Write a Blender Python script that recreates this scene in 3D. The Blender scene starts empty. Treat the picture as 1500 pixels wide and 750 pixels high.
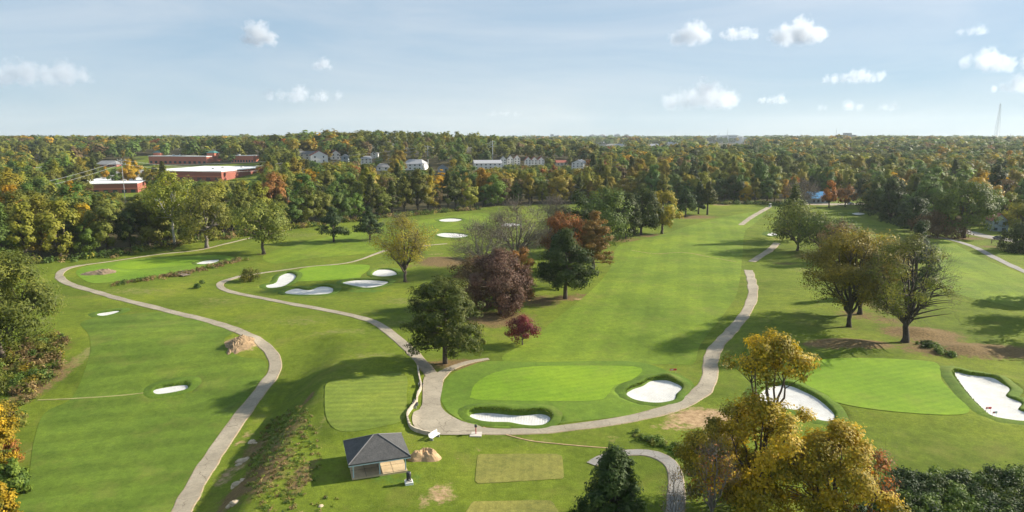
import bpy, bmesh, math, random
import numpy as np
from mathutils import Vector, Matrix
from mathutils.geometry import delaunay_2d_cdt

# ------------------------------------------------------------------ camera, sky, sun, exposure
sc = bpy.context.scene
COL = sc.collection
CAM_H = 42.0
PITCH = math.atan(0.175)
cam = bpy.data.cameras.new("camera")
cam.sensor_width = 36.0
cam.lens = 24.0
cam.clip_start = 0.5
cam.clip_end = 60000.0
cam_ob = bpy.data.objects.new("camera", cam)
cam_ob.location = (0, 0, CAM_H)
cam_ob.rotation_euler = (math.pi / 2 - PITCH, 0, 0)
COL.objects.link(cam_ob)
sc.camera = cam_ob

SUN_EL = math.radians(27.0)
SUN_AZ = math.radians(73.0)          # from +Y towards +X
SUN_DIR = Vector((math.sin(SUN_AZ) * math.cos(SUN_EL), math.cos(SUN_AZ) * math.cos(SUN_EL), math.sin(SUN_EL)))
world = bpy.data.worlds.new("World")
sc.world = world
world.use_nodes = True
wt = world.node_tree
bg = wt.nodes["Background"]
sky = wt.nodes.new("ShaderNodeTexSky")
sky.sky_type = "NISHITA"
sky.sun_disc = False
sky.sun_elevation = SUN_EL
sky.sun_rotation = SUN_AZ
sky.altitude = 60
sky.air_density = 1.0
sky.dust_density = 0.05
sky.ozone_density = 3.0
# thin high cirrus veil mixed into the sky
tc = wt.nodes.new("ShaderNodeTexCoord")
mp = wt.nodes.new("ShaderNodeMapping")
mp.inputs["Scale"].default_value = (1.2, 1.6, 7.0)
mp.inputs["Rotation"].default_value = (0.0, 0.08, 0.3)
nz = wt.nodes.new("ShaderNodeTexNoise")
nz.inputs["Scale"].default_value = 1.6
nz.inputs["Detail"].default_value = 6.0
nz.inputs["Roughness"].default_value = 0.55
nz.inputs["Distortion"].default_value = 0.6
rmp = wt.nodes.new("ShaderNodeValToRGB")
rmp.color_ramp.elements[0].position = 0.36
rmp.color_ramp.elements[0].color = (0.0, 0.0, 0.0, 1)
rmp.color_ramp.elements[1].position = 0.72
rmp.color_ramp.elements[1].color = (1.0, 1.0, 1.0, 1)
veil = wt.nodes.new("ShaderNodeMixRGB")
veil.inputs[1].default_value = (4.3, 5.9, 7.3, 1)
veil.inputs[2].default_value = (7.4, 8.0, 8.5, 1)
mixw = wt.nodes.new("ShaderNodeMixRGB")
mixw.inputs[0].default_value = 0.74
wt.links.new(tc.outputs["Generated"], mp.inputs["Vector"])
wt.links.new(mp.outputs[0], nz.inputs["Vector"])
wt.links.new(nz.outputs["Fac"], rmp.inputs[0])
wt.links.new(rmp.outputs[0], veil.inputs[0])
wt.links.new(veil.outputs[0], mixw.inputs[2])
tint = wt.nodes.new("ShaderNodeMixRGB"); tint.blend_type = "MULTIPLY"; tint.inputs[0].default_value = 1.0
tint.inputs[2].default_value = (0.78, 0.92, 1.12, 1)      # the cool white balance of the photograph
wt.links.new(sky.outputs[0], tint.inputs[1])
wt.links.new(tint.outputs[0], mixw.inputs[1])
wt.links.new(mixw.outputs[0], bg.inputs[0])
bg.inputs[1].default_value = 0.047

sun = bpy.data.lights.new("sun", "SUN")
sun.energy = 5.0
sun.angle = math.radians(0.6)
sun.color = (1.0, 0.90, 0.74)
sun_ob = bpy.data.objects.new("sun", sun)
sun_ob.rotation_euler = (-SUN_DIR).to_track_quat("-Z", "Y").to_euler()
sun_ob.location = (300, 100, 300)
COL.objects.link(sun_ob)

sc.view_settings.view_transform = "Standard"
sc.view_settings.look = "None"
sc.view_settings.gamma = 1.0
sc.view_settings.exposure = 1.14
sc.render.engine = "CYCLES"
sc.cycles.use_denoising = True
sc.cycles.max_bounces = 6
sc.cycles.diffuse_bounces = 3
sc.cycles.glossy_bounces = 2
sc.cycles.transmission_bounces = 4
sc.cycles.transparent_max_bounces = 8
sc.cycles.volume_bounces = 2
sc.cycles.volume_step_rate = 0.6
sc.cycles.use_adaptive_sampling = True
sc.cycles.adaptive_threshold = 0.02

# ------------------------------------------------------------------ small maths helpers
def sm(t):
    t = np.clip(t, 0.0, 1.0)
    return t * t * (3 - 2 * t)

def vnoise(x, y, seed=0):
    x = np.asarray(x, float); y = np.asarray(y, float)
    xi = np.floor(x).astype(np.int64); yi = np.floor(y).astype(np.int64)
    fx = x - xi; fy = y - yi
    fx = fx * fx * (3 - 2 * fx); fy = fy * fy * (3 - 2 * fy)
    def h(a, b):
        n = (a * 374761393 + b * 668265263 + seed * 1442695041) & 0x7FFFFFFF
        n = ((n ^ (n >> 13)) * 1274126177) & 0x7FFFFFFF
        return ((n ^ (n >> 16)) & 0xFFFF) / 65535.0
    a = h(xi, yi); b = h(xi + 1, yi); c = h(xi, yi + 1); d = h(xi + 1, yi + 1)
    return (a * (1 - fx) + b * fx) * (1 - fy) + (c * (1 - fx) + d * fx) * fy

# ------------------------------------------------------------------ terrain (broad shape)
def terrain(x, y):
    x = np.asarray(x, float); y = np.asarray(y, float)
    z = 13.0 * sm((y - 380) / 900.0)
    z = z + 19.0 * np.exp(-((x + 165) / 220.0) ** 2 - ((y - 860) / 220.0) ** 2)
    z = z + 9.0 * np.exp(-((x + 720) / 380.0) ** 2 - ((y - 1050) / 260.0) ** 2)
    z = z - 4.8 * sm((-x - 30.5 - 0.05 * (y - 90)) / 9.0) * (1 - sm((y - 99) / 48.0))
    z = z + 10.0 * (vnoise(x / 420.0, y / 420.0, 5) - 0.5) * sm((y - 900) / 900.0)
    return z

CP, SP = math.cos(PITCH), math.sin(PITCH)
_T = np.concatenate([np.linspace(30, 600, 2400), np.geomspace(600, 9000, 1800)[1:]])

def at(px, py):
    """ground point seen at a pixel of the 1500 x 750 photograph"""
    dx = (px - 750) / 1000.0
    dv = -(py - 375) / 1000.0
    d = np.array([dx, CP + dv * SP, -SP + dv * CP])
    d = d / d[1]
    gap = CAM_H + d[2] * _T - terrain(d[0] * _T, _T)
    i = int(np.argmax(gap < 0)) if (gap < 0).any() else len(_T) - 1
    if i > 0:
        a, b = gap[i - 1], gap[i]
        t = _T[i - 1] + (_T[i] - _T[i - 1]) * a / (a - b) if a != b else _T[i]
    else:
        t = _T[0]
    return Vector((d[0] * t, t, float(terrain(d[0] * t, t))))

def far(px, D, z=None):
    zz = float(terrain((px - 750) / 1000.0 * D, D)) if z is None else z
    depth = D * CP + (CAM_H - zz) * SP
    x = (px - 750) / 1000.0 * depth
    return Vector((x, D, float(terrain(x, D)) if z is None else z))

def proj(x, y, z):
    depth = y * CP + (CAM_H - z) * SP
    v = y * SP - (CAM_H - z) * CP
    return 750 + 1000 * x / depth, 375 - 1000 * v / depth, depth

def mperpx(p):
    return (p[1] * CP + (CAM_H - p[2]) * SP) / 1000.0

def height_to(p, py):
    """height of a vertical thing standing at p whose top shows at pixel row py"""
    k = -(py - 375) / 1000.0
    # v = k*depth, depth = y CP + (H-z) SP, v = y SP - (H-z) CP
    hz = (p[1] * SP - k * p[1] * CP) / (CP + k * SP)
    return (CAM_H - hz) - p[2]

def catmull(P, closed, step):
    P = [np.array(p, float) for p in P]
    n = len(P); out = []
    rng = range(n if closed else n - 1)
    for i in rng:
        p0 = P[(i - 1) % n] if (closed or i > 0) else 2 * P[0] - P[1]
        p1 = P[i]; p2 = P[(i + 1) % n]
        p3 = P[(i + 2) % n] if (closed or i + 2 < n) else 2 * P[-1] - P[-2]
        k = max(1, int(np.linalg.norm(p2 - p1) / step))
        for j in range(k):
            t = j / k
            out.append(0.5 * (2 * p1 + (p2 - p0) * t + (2 * p0 - 5 * p1 + 4 * p2 - p3) * t * t + (3 * p1 - p0 - 3 * p2 + p3) * t ** 3))
    if not closed:
        out.append(P[-1])
    return np.array(out)

def pix_poly(pts, step=1.0, closed=True):
    return catmull([tuple(at(*p))[:2] for p in pts], closed, step)

def sdist(x, y, poly):
    """signed distance to a closed polygon, negative inside (arrays)"""
    x = np.asarray(x, float); y = np.asarray(y, float)
    d = np.full(x.shape, 1e18); ins = np.zeros(x.shape, bool)
    n = len(poly)
    for i in range(n):
        ax, ay = poly[i]; bx, by = poly[(i + 1) % n]
        ex, ey = bx - ax, by - ay
        L = ex * ex + ey * ey + 1e-12
        t = np.clip(((x - ax) * ex + (y - ay) * ey) / L, 0, 1)
        d = np.minimum(d, (x - ax - t * ex) ** 2 + (y - ay - t * ey) ** 2)
        c = (ay > y) != (by > y)
        with np.errstate(divide="ignore", invalid="ignore"):
            ins ^= c & (x < (bx - ax) * (y - ay) / (by - ay if by != ay else 1e-12) + ax)
    d = np.sqrt(d)
    return np.where(ins, -d, d)

# ------------------------------------------------------------------ traced outlines (photo pixels -> ground)
GREENS = {
    "main": [(690, 577), (698, 560), (728, 544), (780, 536), (860, 534.5), (928, 536), (941, 542), (926, 555), (901, 564), (890, 577), (872, 585.5), (780, 586), (697, 584)],
    "east": [(1166, 545), (1178, 532), (1250, 527), (1355, 531), (1376, 539), (1379, 558), (1398, 580), (1420, 603), (1392, 610), (1300, 604), (1228, 592), (1190, 573)],
    "west": [(436, 412), (434, 401), (452, 392), (500, 389), (538, 389), (540, 396), (530, 404), (518, 409)],
    "marsh": [(165, 390), (205, 381), (270, 379), (305, 382), (285, 388), (230, 393), (190, 395)],
}
BUNKERS = [
    ("wide kidney-shaped white sand bunker below the bright putting green inside the curved path", [(688, 604), (696, 600.5), (720, 600), (760, 603), (793, 601), (806, 606), (800, 614), (788, 618), (765, 617), (745, 613.5), (715, 613), (696, 609.5)], 0.75),
    ("egg-shaped white sand bunker between the bright putting green and the curving path", [(918, 574), (927, 567), (942, 562), (952, 556), (967, 554), (986, 557), (999, 564), (991, 573), (986, 582), (960, 586), (932, 582)], 0.55),
    ("long lobed white sand bunker beside the red marker signs", [(1398, 547), (1422, 549), (1447, 553), (1478, 567), (1474, 579), (1496, 589), (1492, 599), (1512, 606), (1512, 615), (1476, 613), (1450, 607), (1424, 584)], 0.55),
    ("white sand bunker behind the tall yellow autumn tree", [(1113, 577), (1126, 566), (1152, 563), (1182, 575), (1206, 590), (1222, 605), (1218, 614), (1198, 612), (1176, 601), (1146, 596), (1120, 590)], 0.55),
    ("slim white sand bunker in a grassy collar in the middle of the valley fairway", [(226, 569), (250, 563.5), (273, 561), (272, 568), (250, 573), (229, 575)], 0.4),
    ("thin sliver of white sand beside the winding valley path", [(142, 459), (158, 456), (174, 454), (171, 457), (152, 462)], 0.3),
    ("boot-shaped white sand bunker beside the small round shrub", [(390, 416), (404, 412), (410, 403), (423, 399), (433, 403), (428, 411), (410, 418.5), (395, 420)], 0.4),
    ("bowtie-shaped white sand bunker below the small striped green", [(417, 427), (433, 421), (452, 423.5), (470, 418.5), (487, 421), (483, 428), (458, 430), (430, 430)], 0.4),
    ("flat lens-shaped white sand bunker next to the spreading vase-shaped tree", [(502, 414), (520, 410.5), (545, 410), (568, 412), (560, 417), (540, 420.5), (520, 418)], 0.4),
    ("small white sand bunker at the far corner of the small striped green", [(546, 401), (555, 395.5), (573, 396), (581, 402), (565, 405), (549, 404)], 0.4),
    ("small white sand bunker on the green beside the marshy ditch", [(288, 386), (300, 382), (320, 380), (315, 384), (300, 387)], 0.3),
    ("small white sand bunker below the wood edge, the upper of two", [(644, 322.5), (660, 320.5), (676, 322), (668, 325), (650, 325)], 0.3),
    ("white sand bunker beyond the vase-shaped tree, the lower of two", [(640, 343), (655, 341), (684, 344), (674, 348), (650, 347)], 0.3),
    ("sliver of white sand seen through the bare tree branches", [(733, 330), (748, 328), (762, 330), (746, 332.5)], 0.3),
    ("small white sand bunker in front of the dark far trees beyond the oak clump", [(1248, 312.5), (1258, 311), (1267, 313), (1256, 314.5)], 0.3),
    ("tiny white sand bunker beside the far end of the cart path", [(1124, 344), (1132, 341.5), (1139, 344), (1130, 346)], 0.3),
]
GREEN_W = {k: pix_poly(v, 0.9) for k, v in GREENS.items()}
BUNK_W = [(l, pix_poly(p, 0.45 if i < 5 else 0.8), d) for i, (l, p, d) in enumerate(BUNKERS)]
MOUNDS = []          # (x, y, rx, ry, height, angle)
for px, py, wpx, dep, hgt in [
    (1245, 509, 78, 6.0, 1.1), (1350, 488, 60, 7.0, 1.0), (1415, 516, 90, 8.0, 1.3),
    (352, 505, 40, 8.0, 1.5), (560, 528, 70, 5.0, 0.8), (500, 492, 60, 6.0, 0.8),
    (748, 593, 75, 2.6, 0.75), (978, 551, 24, 3.0, 0.6), (165, 400, 45, 6, 0.7),
    (540, 400, 60, 8, 0.5), (640, 380, 60, 9, 0.7), (1190, 582, 40, 3, 0.5), (1460, 556, 45, 3, 0.6)]:
    q = at(px, py)
    MOUNDS.append((q.x, q.y, wpx * mperpx(q) * 0.5, dep * 0.5, hgt))
TEE_EDGE = pix_poly([(470, 582), (478, 562), (520, 555), (592, 546), (600, 585), (596, 622), (560, 636), (500, 645), (474, 625)], 2.0)

def ground_z(x, y):
    x = np.asarray(x, float); y = np.asarray(y, float)
    z = terrain(x, y)
    near = 1 - sm((y - 300) / 200.0)
    z = z + near * (0.9 * (vnoise(x / 34.0, y / 34.0, 1) - 0.5) + 0.35 * (vnoise(x / 13.0, y / 13.0, 2) - 0.5) + 0.05 * (vnoise(x / 3.0, y / 3.0, 3) - 0.5))
    for mx, my, rx, ry, h in MOUNDS:
        z = z + h * np.exp(-(((x - mx) / rx) ** 2 + ((y - my) / ry) ** 2))
    return z

_flat = {}
def _green_lift(x, y, z):
    for k, poly in GREEN_W.items():
        lo = poly.min(0) - 9; hi = poly.max(0) + 9
        m = (x > lo[0]) & (x < hi[0]) & (y > lo[1]) & (y < hi[1])
        if not m.any():
            continue
        if k not in _flat:
            _flat[k] = float(np.mean(ground_z(poly[:, 0], poly[:, 1])))
        d = sdist(x[m], y[m], poly)
        w = 1 - sm(d / 6.0)
        z[m] = z[m] * (1 - 0.75 * w) + (_flat[k] + 0.25) * 0.75 * w
    lo = TEE_EDGE.min(0) - 4; hi = TEE_EDGE.max(0) + 4
    m = (x > lo[0]) & (x < hi[0]) & (y > lo[1]) & (y < hi[1])
    if m.any():
        d = sdist(x[m], y[m], TEE_EDGE)
        z[m] = z[m] + 0.45 * (1 - sm((d + 0.5) / 2.0))
    return z

def gz(x, y):
    x = np.atleast_1d(np.asarray(x, float)); y = np.atleast_1d(np.asarray(y, float))
    return _green_lift(x, y, ground_z(x, y).copy())

def gz1(x, y):
    return float(gz([x], [y])[0])

def pt(px, py):
    p = at(px, py)
    p.z = gz1(p.x, p.y)
    return p

# ------------------------------------------------------------------ mesh helpers
def mesh_from(name, V, Q=None, T=None, attr=None, smooth=False):
    V = np.asarray(V, np.float32).reshape(-1, 3)
    nq = 0 if Q is None else len(Q); nt = 0 if T is None else len(T)
    me = bpy.data.meshes.new(name)
    me.vertices.add(len(V)); me.vertices.foreach_set("co", V.ravel())
    idx = []; start = []; tot = []
    if nq:
        Q = np.asarray(Q, np.int32); idx.append(Q.ravel()); start.append(np.arange(nq) * 4); tot.append(np.full(nq, 4))
    if nt:
        T = np.asarray(T, np.int32); idx.append(T.ravel()); start.append(np.arange(nt) * 3 + nq * 4); tot.append(np.full(nt, 3))
    idx = np.concatenate(idx).astype(np.int32)
    me.loops.add(len(idx)); me.loops.foreach_set("vertex_index", idx)
    me.polygons.add(nq + nt)
    me.polygons.foreach_set("loop_start", np.concatenate(start).astype(np.int32))
    me.polygons.foreach_set("loop_total", np.concatenate(tot).astype(np.int32))
    me.polygons.foreach_set("use_smooth", np.full(nq + nt, bool(smooth)))
    for k, a in (attr or {}).items():
        a = np.asarray(a, np.float32)
        if a.ndim == 1:
            at_ = me.attributes.new(k, "FLOAT", "POINT"); at_.data.foreach_set("value", a)
        else:
            at_ = me.attributes.new(k, "FLOAT_COLOR", "POINT"); at_.data.foreach_set("color", a.ravel())
    me.update(calc_edges=True)
    return me

def obj(name, me, mat=None, parent=None):
    o = bpy.data.objects.new(name, me)
    COL.objects.link(o)
    if mat is not None and me is not None and len(me.materials) == 0:
        me.materials.append(mat)
    if parent is not None:
        o.parent = parent
    return o

def tag(o, label=None, cat=None, group=None, kind=None):
    if label: o["label"] = label
    if cat: o["category"] = cat
    if group: o["group"] = group
    if kind: o["kind"] = kind
    return o

def empty(name, loc, rz=0.0):
    e = bpy.data.objects.new(name, None)
    e.empty_display_size = 0.5
    e.location = loc; e.rotation_euler = (0, 0, rz)
    COL.objects.link(e)
    return e

class MB:
    def __init__(s):
        s.V = []; s.Q = []; s.T = []; s.n = 0
    def add(s, V, Q=None, T=None):
        V = np.asarray(V, float).reshape(-1, 3)
        if Q is not None and len(Q): s.Q.append(np.asarray(Q, int) + s.n)
        if T is not None and len(T): s.T.append(np.asarray(T, int) + s.n)
        s.V.append(V); s.n += len(V)
    def box(s, c, size, rz=0.0, taper=1.0):
        x, y, z = [v / 2 for v in size]
        P = np.array([(-x, -y, -z), (x, -y, -z), (x, y, -z), (-x, y, -z), (-x * taper, -y * taper, z), (x * taper, -y * taper, z), (x * taper, y * taper, z), (-x * taper, y * taper, z)])
        ca, sa = math.cos(rz), math.sin(rz)
        P = np.stack([P[:, 0] * ca - P[:, 1] * sa, P[:, 0] * sa + P[:, 1] * ca, P[:, 2]], 1) + np.array(c)
        s.add(P, [(0, 3, 2, 1), (4, 5, 6, 7), (0, 1, 5, 4), (1, 2, 6, 5), (2, 3, 7, 6), (3, 0, 4, 7)])
    def tube(s, P, R, sides=6):
        P = np.asarray(P, float); n = len(P)
        R = np.broadcast_to(np.asarray(R, float), (n,))
        t = np.gradient(P, axis=0); t /= np.linalg.norm(t, axis=1, keepdims=True) + 1e-9
        ref = np.where(np.abs(t[:, 2:3]) > 0.9, np.array([[1.0, 0, 0]]), np.array([[0, 0, 1.0]]))
        u = np.cross(t, ref); u /= np.linalg.norm(u, axis=1, keepdims=True) + 1e-9
        w = np.cross(t, u)
        a = np.arange(sides) / sides * 2 * math.pi
        ring = P[:, None, :] + R[:, None, None] * (u[:, None, :] * np.cos(a)[None, :, None] + w[:, None, :] * np.sin(a)[None, :, None])
        i = np.arange(n - 1)[:, None] * sides; k = np.arange(sides)[None, :]; k2 = (k + 1) % sides
        Q = np.stack([i + k, i + k2, i + sides + k2, i + sides + k], -1).reshape(-1, 4)
        V = np.concatenate([ring.reshape(-1, 3), P[:1], P[-1:]])
        c0 = n * sides; kk = np.arange(sides)
        T = np.concatenate([np.stack([np.full(sides, c0), (kk + 1) % sides, kk], 1), np.stack([np.full(sides, c0 + 1), (n - 1) * sides + kk, (n - 1) * sides + (kk + 1) % sides], 1)])
        s.add(V, Q, T)
    def mesh(s, name, smooth=False, attr=None):
        return mesh_from(name, np.concatenate(s.V), np.concatenate(s.Q) if s.Q else None, np.concatenate(s.T) if s.T else None, attr, smooth)
    def build(s, name, mat, parent=None, smooth=False):
        return obj(name, s.mesh(name, smooth), mat, parent)

# ------------------------------------------------------------------ materials
def new_mat(name):
    m = bpy.data.materials.new(name)
    m.use_nodes = True
    nt = m.node_tree
    b = nt.nodes["Principled BSDF"]
    return m, nt, b

def nd(nt, kind, **kw):
    n = nt.nodes.new(kind)
    for k, v in kw.items():
        if k in n.inputs: n.inputs[k].default_value = v
        else: setattr(n, k, v)
    return n

def noise(nt, vec, scale, detail=4.0, rough=0.55):
    n = nd(nt, "ShaderNodeTexNoise", Scale=scale, Detail=detail, Roughness=rough)
    nt.links.new(vec, n.inputs["Vector"])
    return n.outputs["Fac"]

def ramp(nt, fac, stops):
    r = nt.nodes.new("ShaderNodeValToRGB")
    e = r.color_ramp.elements
    while len(e) < len(stops): e.new(0.5)
    for i, (p, c) in enumerate(stops):
        e[i].position = p; e[i].color = (*c, 1) if len(c) == 3 else c
    nt.links.new(fac, r.inputs[0])
    return r.outputs[0]

def mix(nt, a, b, fac, mode="MIX"):
    m = nt.nodes.new("ShaderNodeMixRGB"); m.blend_type = mode
    for i, v in ((0, fac), (1, a), (2, b)):
        if hasattr(v, "is_linked") or isinstance(v, bpy.types.NodeSocket): nt.links.new(v, m.inputs[i])
        elif isinstance(v, (int, float)): m.inputs[i].default_value = v
        else: m.inputs[i].default_value = (*v, 1)
    return m.outputs[0]

def math_(nt, op, a, b):
    m = nt.nodes.new("ShaderNodeMath"); m.operation = op
    for i, v in ((0, a), (1, b)):
        if isinstance(v, (int, float)): m.inputs[i].default_value = v
        else: nt.links.new(v, m.inputs[i])
    return m.outputs[0]

def bump(nt, b, h, strength, dist):
    n = nd(nt, "ShaderNodeBump", Strength=strength, Distance=dist)
    nt.links.new(h, n.inputs["Height"]); nt.links.new(n.outputs[0], b.inputs["Normal"])

def position(nt):
    return nt.nodes.new("ShaderNodeNewGeometry").outputs["Position"]

def attr(nt, name):
    a = nt.nodes.new("ShaderNodeAttribute"); a.attribute_name = name
    return a

def grass_nodes(nt, base, stripes=0.0, ang=0.0, width=4.0, amp=1.0, seed=0.0):
    """grass colour: broad patches, clumps and blade-sized grain, faint mowing stripes"""
    P = position(nt)
    mpn = nd(nt, "ShaderNodeMapping"); mpn.inputs["Location"].default_value = (seed, seed * 2, 0)
    nt.links.new(P, mpn.inputs["Vector"]); v = mpn.outputs[0]
    b = np.array(base)
    lo = tuple(b * (1 - 0.30 * amp) * np.array([0.92, 1, 0.95])); hi = tuple(b * (1 + 0.28 * amp) * np.array([1.10, 1, 0.95]))
    c = ramp(nt, noise(nt, v, 0.045, 5, 0.6), [(0.30, lo), (0.5, tuple(b)), (0.70, hi)])
    c = mix(nt, c, ramp(nt, noise(nt, v, 0.55, 5, 0.65), [(0.3, (0.72,) * 3), (0.7, (1.22, 1.2, 1.15))]), 0.75 * amp, "MULTIPLY")
    c = mix(nt, c, ramp(nt, noise(nt, v, 1.7, 6, 0.75), [(0.3, (0.70, 0.72, 0.68)), (0.7, (1.28, 1.24, 1.2))]), 0.75 * amp, "MULTIPLY")
    fine = noise(nt, v, 5.5, 3, 0.7)
    c = mix(nt, c, ramp(nt, fine, [(0.3, (0.62, 0.66, 0.6)), (0.7, (1.3, 1.27, 1.2))]), 0.7 * amp, "MULTIPLY")
    # straw-dry patches
    dry = ramp(nt, noise(nt, v, 0.11, 6, 0.7), [(0.52, (0, 0, 0)), (0.78, (1, 1, 1))])
    c = mix(nt, c, tuple(np.array([0.20, 0.175, 0.050])), math_(nt, "MULTIPLY", dry, 0.50 * amp))
    if stripes:
        m2 = nd(nt, "ShaderNodeMapping"); m2.inputs["Rotation"].default_value = (0, 0, ang)
        nt.links.new(P, m2.inputs["Vector"])
        w = nd(nt, "ShaderNodeTexWave", Scale=0.314 / width * 1.0, Distortion=0.6, Detail=1.0)
        w.inputs["Detail Scale"].default_value = 0.3
        nt.links.new(m2.outputs[0], w.inputs["Vector"])
        c = mix(nt, c, ramp(nt, w.outputs["Fac"], [(0.35, (1 - stripes,) * 3), (0.65, (1 + stripes,) * 3)]), 1.0, "MULTIPLY")
    return c, fine, v

def grass_mat(name, base, **kw):
    m, nt, b = new_mat(name)
    c, fine, v = grass_nodes(nt, base, **kw)
    nt.links.new(c, b.inputs["Base Color"])
    b.inputs["Roughness"].default_value = 0.9
    b.inputs["Specular IOR Level"].default_value = 0.15
    bump(nt, b, fine, 0.5, 0.08)
    return m

ROUGH_C = (0.115, 0.158, 0.018)
FAIR_C = (0.126, 0.190, 0.016)
GREEN_C = (0.145, 0.245, 0.016)
def ground_mat():
    m, nt, b = new_mat("rough_grass")
    c, fine, v = grass_nodes(nt, ROUGH_C, amp=1.0)
    brk = noise(nt, v, 0.8, 6, 0.7)
    def masked(c, name, col_stops, scale):
        a = attr(nt, name).outputs["Fac"]
        f = math_(nt, "ADD", a, math_(nt, "MULTIPLY", math_(nt, "SUBTRACT", brk, 0.5), 1.1))
        f = ramp(nt, f, [(0.38, (0, 0, 0)), (0.62, (1, 1, 1))])
        f = math_(nt, "MULTIPLY", f, ramp(nt, a, [(0.02, (0, 0, 0)), (0.2, (1, 1, 1))]))
        col = ramp(nt, noise(nt, v, scale, 5, 0.7), col_stops)
        return mix(nt, c, col, f)
    c = masked(c, "dry", [(0.3, (0.13, 0.15, 0.045)), (0.7, (0.24, 0.21, 0.08))], 1.5)
    c = masked(c, "litter", [(0.3, (0.075, 0.055, 0.025)), (0.5, (0.15, 0.105, 0.048)), (0.72, (0.26, 0.175, 0.08))], 2.4)
    c = masked(c, "earth", [(0.3, (0.22, 0.14, 0.075)), (0.7, (0.46, 0.33, 0.19))], 1.3)
    c = masked(c, "lush", [(0.3, (0.05, 0.105, 0.018)), (0.7, (0.10, 0.18, 0.03))], 1.2)
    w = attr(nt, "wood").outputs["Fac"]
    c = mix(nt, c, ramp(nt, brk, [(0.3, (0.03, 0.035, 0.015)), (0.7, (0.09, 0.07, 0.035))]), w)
    nt.links.new(c, b.inputs["Base Color"])
    b.inputs["Roughness"].default_value = 0.95
    b.inputs["Specular IOR Level"].default_value = 0.1
    bump(nt, b, math_(nt, "ADD", fine, math_(nt, "MULTIPLY", brk, 1.2)), 0.6, 0.12)
    return m

def plain(name, col, rough=0.8, var=0.15, scale=2.0, metal=0.0, bmp=0.0):
    m, nt, b = new_mat(name)
    P = position(nt)
    c = np.array(col)
    f = noise(nt, P, scale, 5, 0.65)
    nt.links.new(ramp(nt, f, [(0.3, tuple(c * (1 - var))), (0.7, tuple(np.minimum(c * (1 + var), 0.95)))]), b.inputs["Base Color"])
    b.inputs["Roughness"].default_value = rough
    b.inputs["Metallic"].default_value = metal
    if bmp: bump(nt, b, f, 0.6, bmp)
    return m

def path_mat(name, c0, c1, c2):
    m, nt, b = new_mat(name)
    P = position(nt)
    big = noise(nt, P, 0.16, 6, 0.7)
    c = ramp(nt, big, [(0.30, c0), (0.5, c1), (0.70, c2)])
    c = mix(nt, c, ramp(nt, noise(nt, P, 3.0, 5, 0.7), [(0.3, (0.78,) * 3), (0.7, (1.15,) * 3)]), 0.8, "MULTIPLY")
    vor = nd(nt, "ShaderNodeTexVoronoi", Scale=0.28, feature="DISTANCE_TO_EDGE")
    dn = nd(nt, "ShaderNodeTexNoise", Scale=0.7, Detail=4.0)
    nt.links.new(P, dn.inputs["Vector"])
    add = nt.nodes.new("ShaderNodeVectorMath"); add.operation = "MULTIPLY_ADD"
    nt.links.new(dn.outputs["Color"], add.inputs[0]); add.inputs[1].default_value = (1.5, 1.5, 0); nt.links.new(P, add.inputs[2])
    nt.links.new(add.outputs[0], vor.inputs["Vector"])
    crack = ramp(nt, vor.outputs["Distance"], [(0.0, (0.45, 0.4, 0.34)), (0.014, (1, 1, 1))])
    c = mix(nt, c, crack, 0.8, "MULTIPLY")
    ed = attr(nt, "edge").outputs["Fac"]
    e2 = ramp(nt, math_(nt, "ADD", ed, math_(nt, "MULTIPLY", math_(nt, "SUBTRACT", noise(nt, P, 0.9, 5, 0.7), 0.5), 0.9)), [(0.70, (0, 0, 0)), (0.98, (1, 1, 1))])
    c = mix(nt, c, (0.30, 0.215, 0.125), math_(nt, "MULTIPLY", e2, 0.75))
    e3 = ramp(nt, math_(nt, "ADD", ed, math_(nt, "MULTIPLY", math_(nt, "SUBTRACT", noise(nt, P, 1.6, 6, 0.75), 0.5), 0.55)), [(0.93, (0, 0, 0)), (1.02, (1, 1, 1))])
    c = mix(nt, c, (0.10, 0.14, 0.025), e3)          # turf creeping over the edge
    nt.links.new(c, b.inputs["Base Color"])
    b.inputs["Roughness"].default_value = 0.9
    bump(nt, b, noise(nt, P, 8.0, 3, 0.6), 0.3, 0.03)
    return m

def leaf_mat(name, c0, c1, c2, trans=0.36, colattr=False):
    m, nt, b = new_mat(name)
    if colattr:
        c = attr(nt, "tint").outputs["Color"]
    else:
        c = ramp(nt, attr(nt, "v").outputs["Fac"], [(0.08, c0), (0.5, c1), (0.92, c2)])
        oi = nt.nodes.new("ShaderNodeObjectInfo")
        hs = nt.nodes.new("ShaderNodeHueSaturation")
        nt.links.new(c, hs.inputs["Color"])
        nt.links.new(math_(nt, "ADD", math_(nt, "MULTIPLY", oi.outputs["Random"], 0.03), 0.485), hs.inputs["Hue"])
        nt.links.new(math_(nt, "ADD", math_(nt, "MULTIPLY", oi.outputs["Random"], 0.35), 0.83), hs.inputs["Value"])
        c = hs.outputs[0]
    nt.links.new(c, b.inputs["Base Color"])
    b.inputs["Roughness"].default_value = 0.6
    b.inputs["Specular IOR Level"].default_value = 0.2
    t = nt.nodes.new("ShaderNodeBsdfTranslucent")
    nt.links.new(c, t.inputs["Color"])
    ms = nt.nodes.new("ShaderNodeMixShader"); ms.inputs[0].default_value = trans
    nt.links.new(b.outputs[0], ms.inputs[1]); nt.links.new(t.outputs[0], ms.inputs[2])
    nt.links.new(ms.outputs[0], nt.nodes["Material Output"].inputs["Surface"])
    return m

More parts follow.
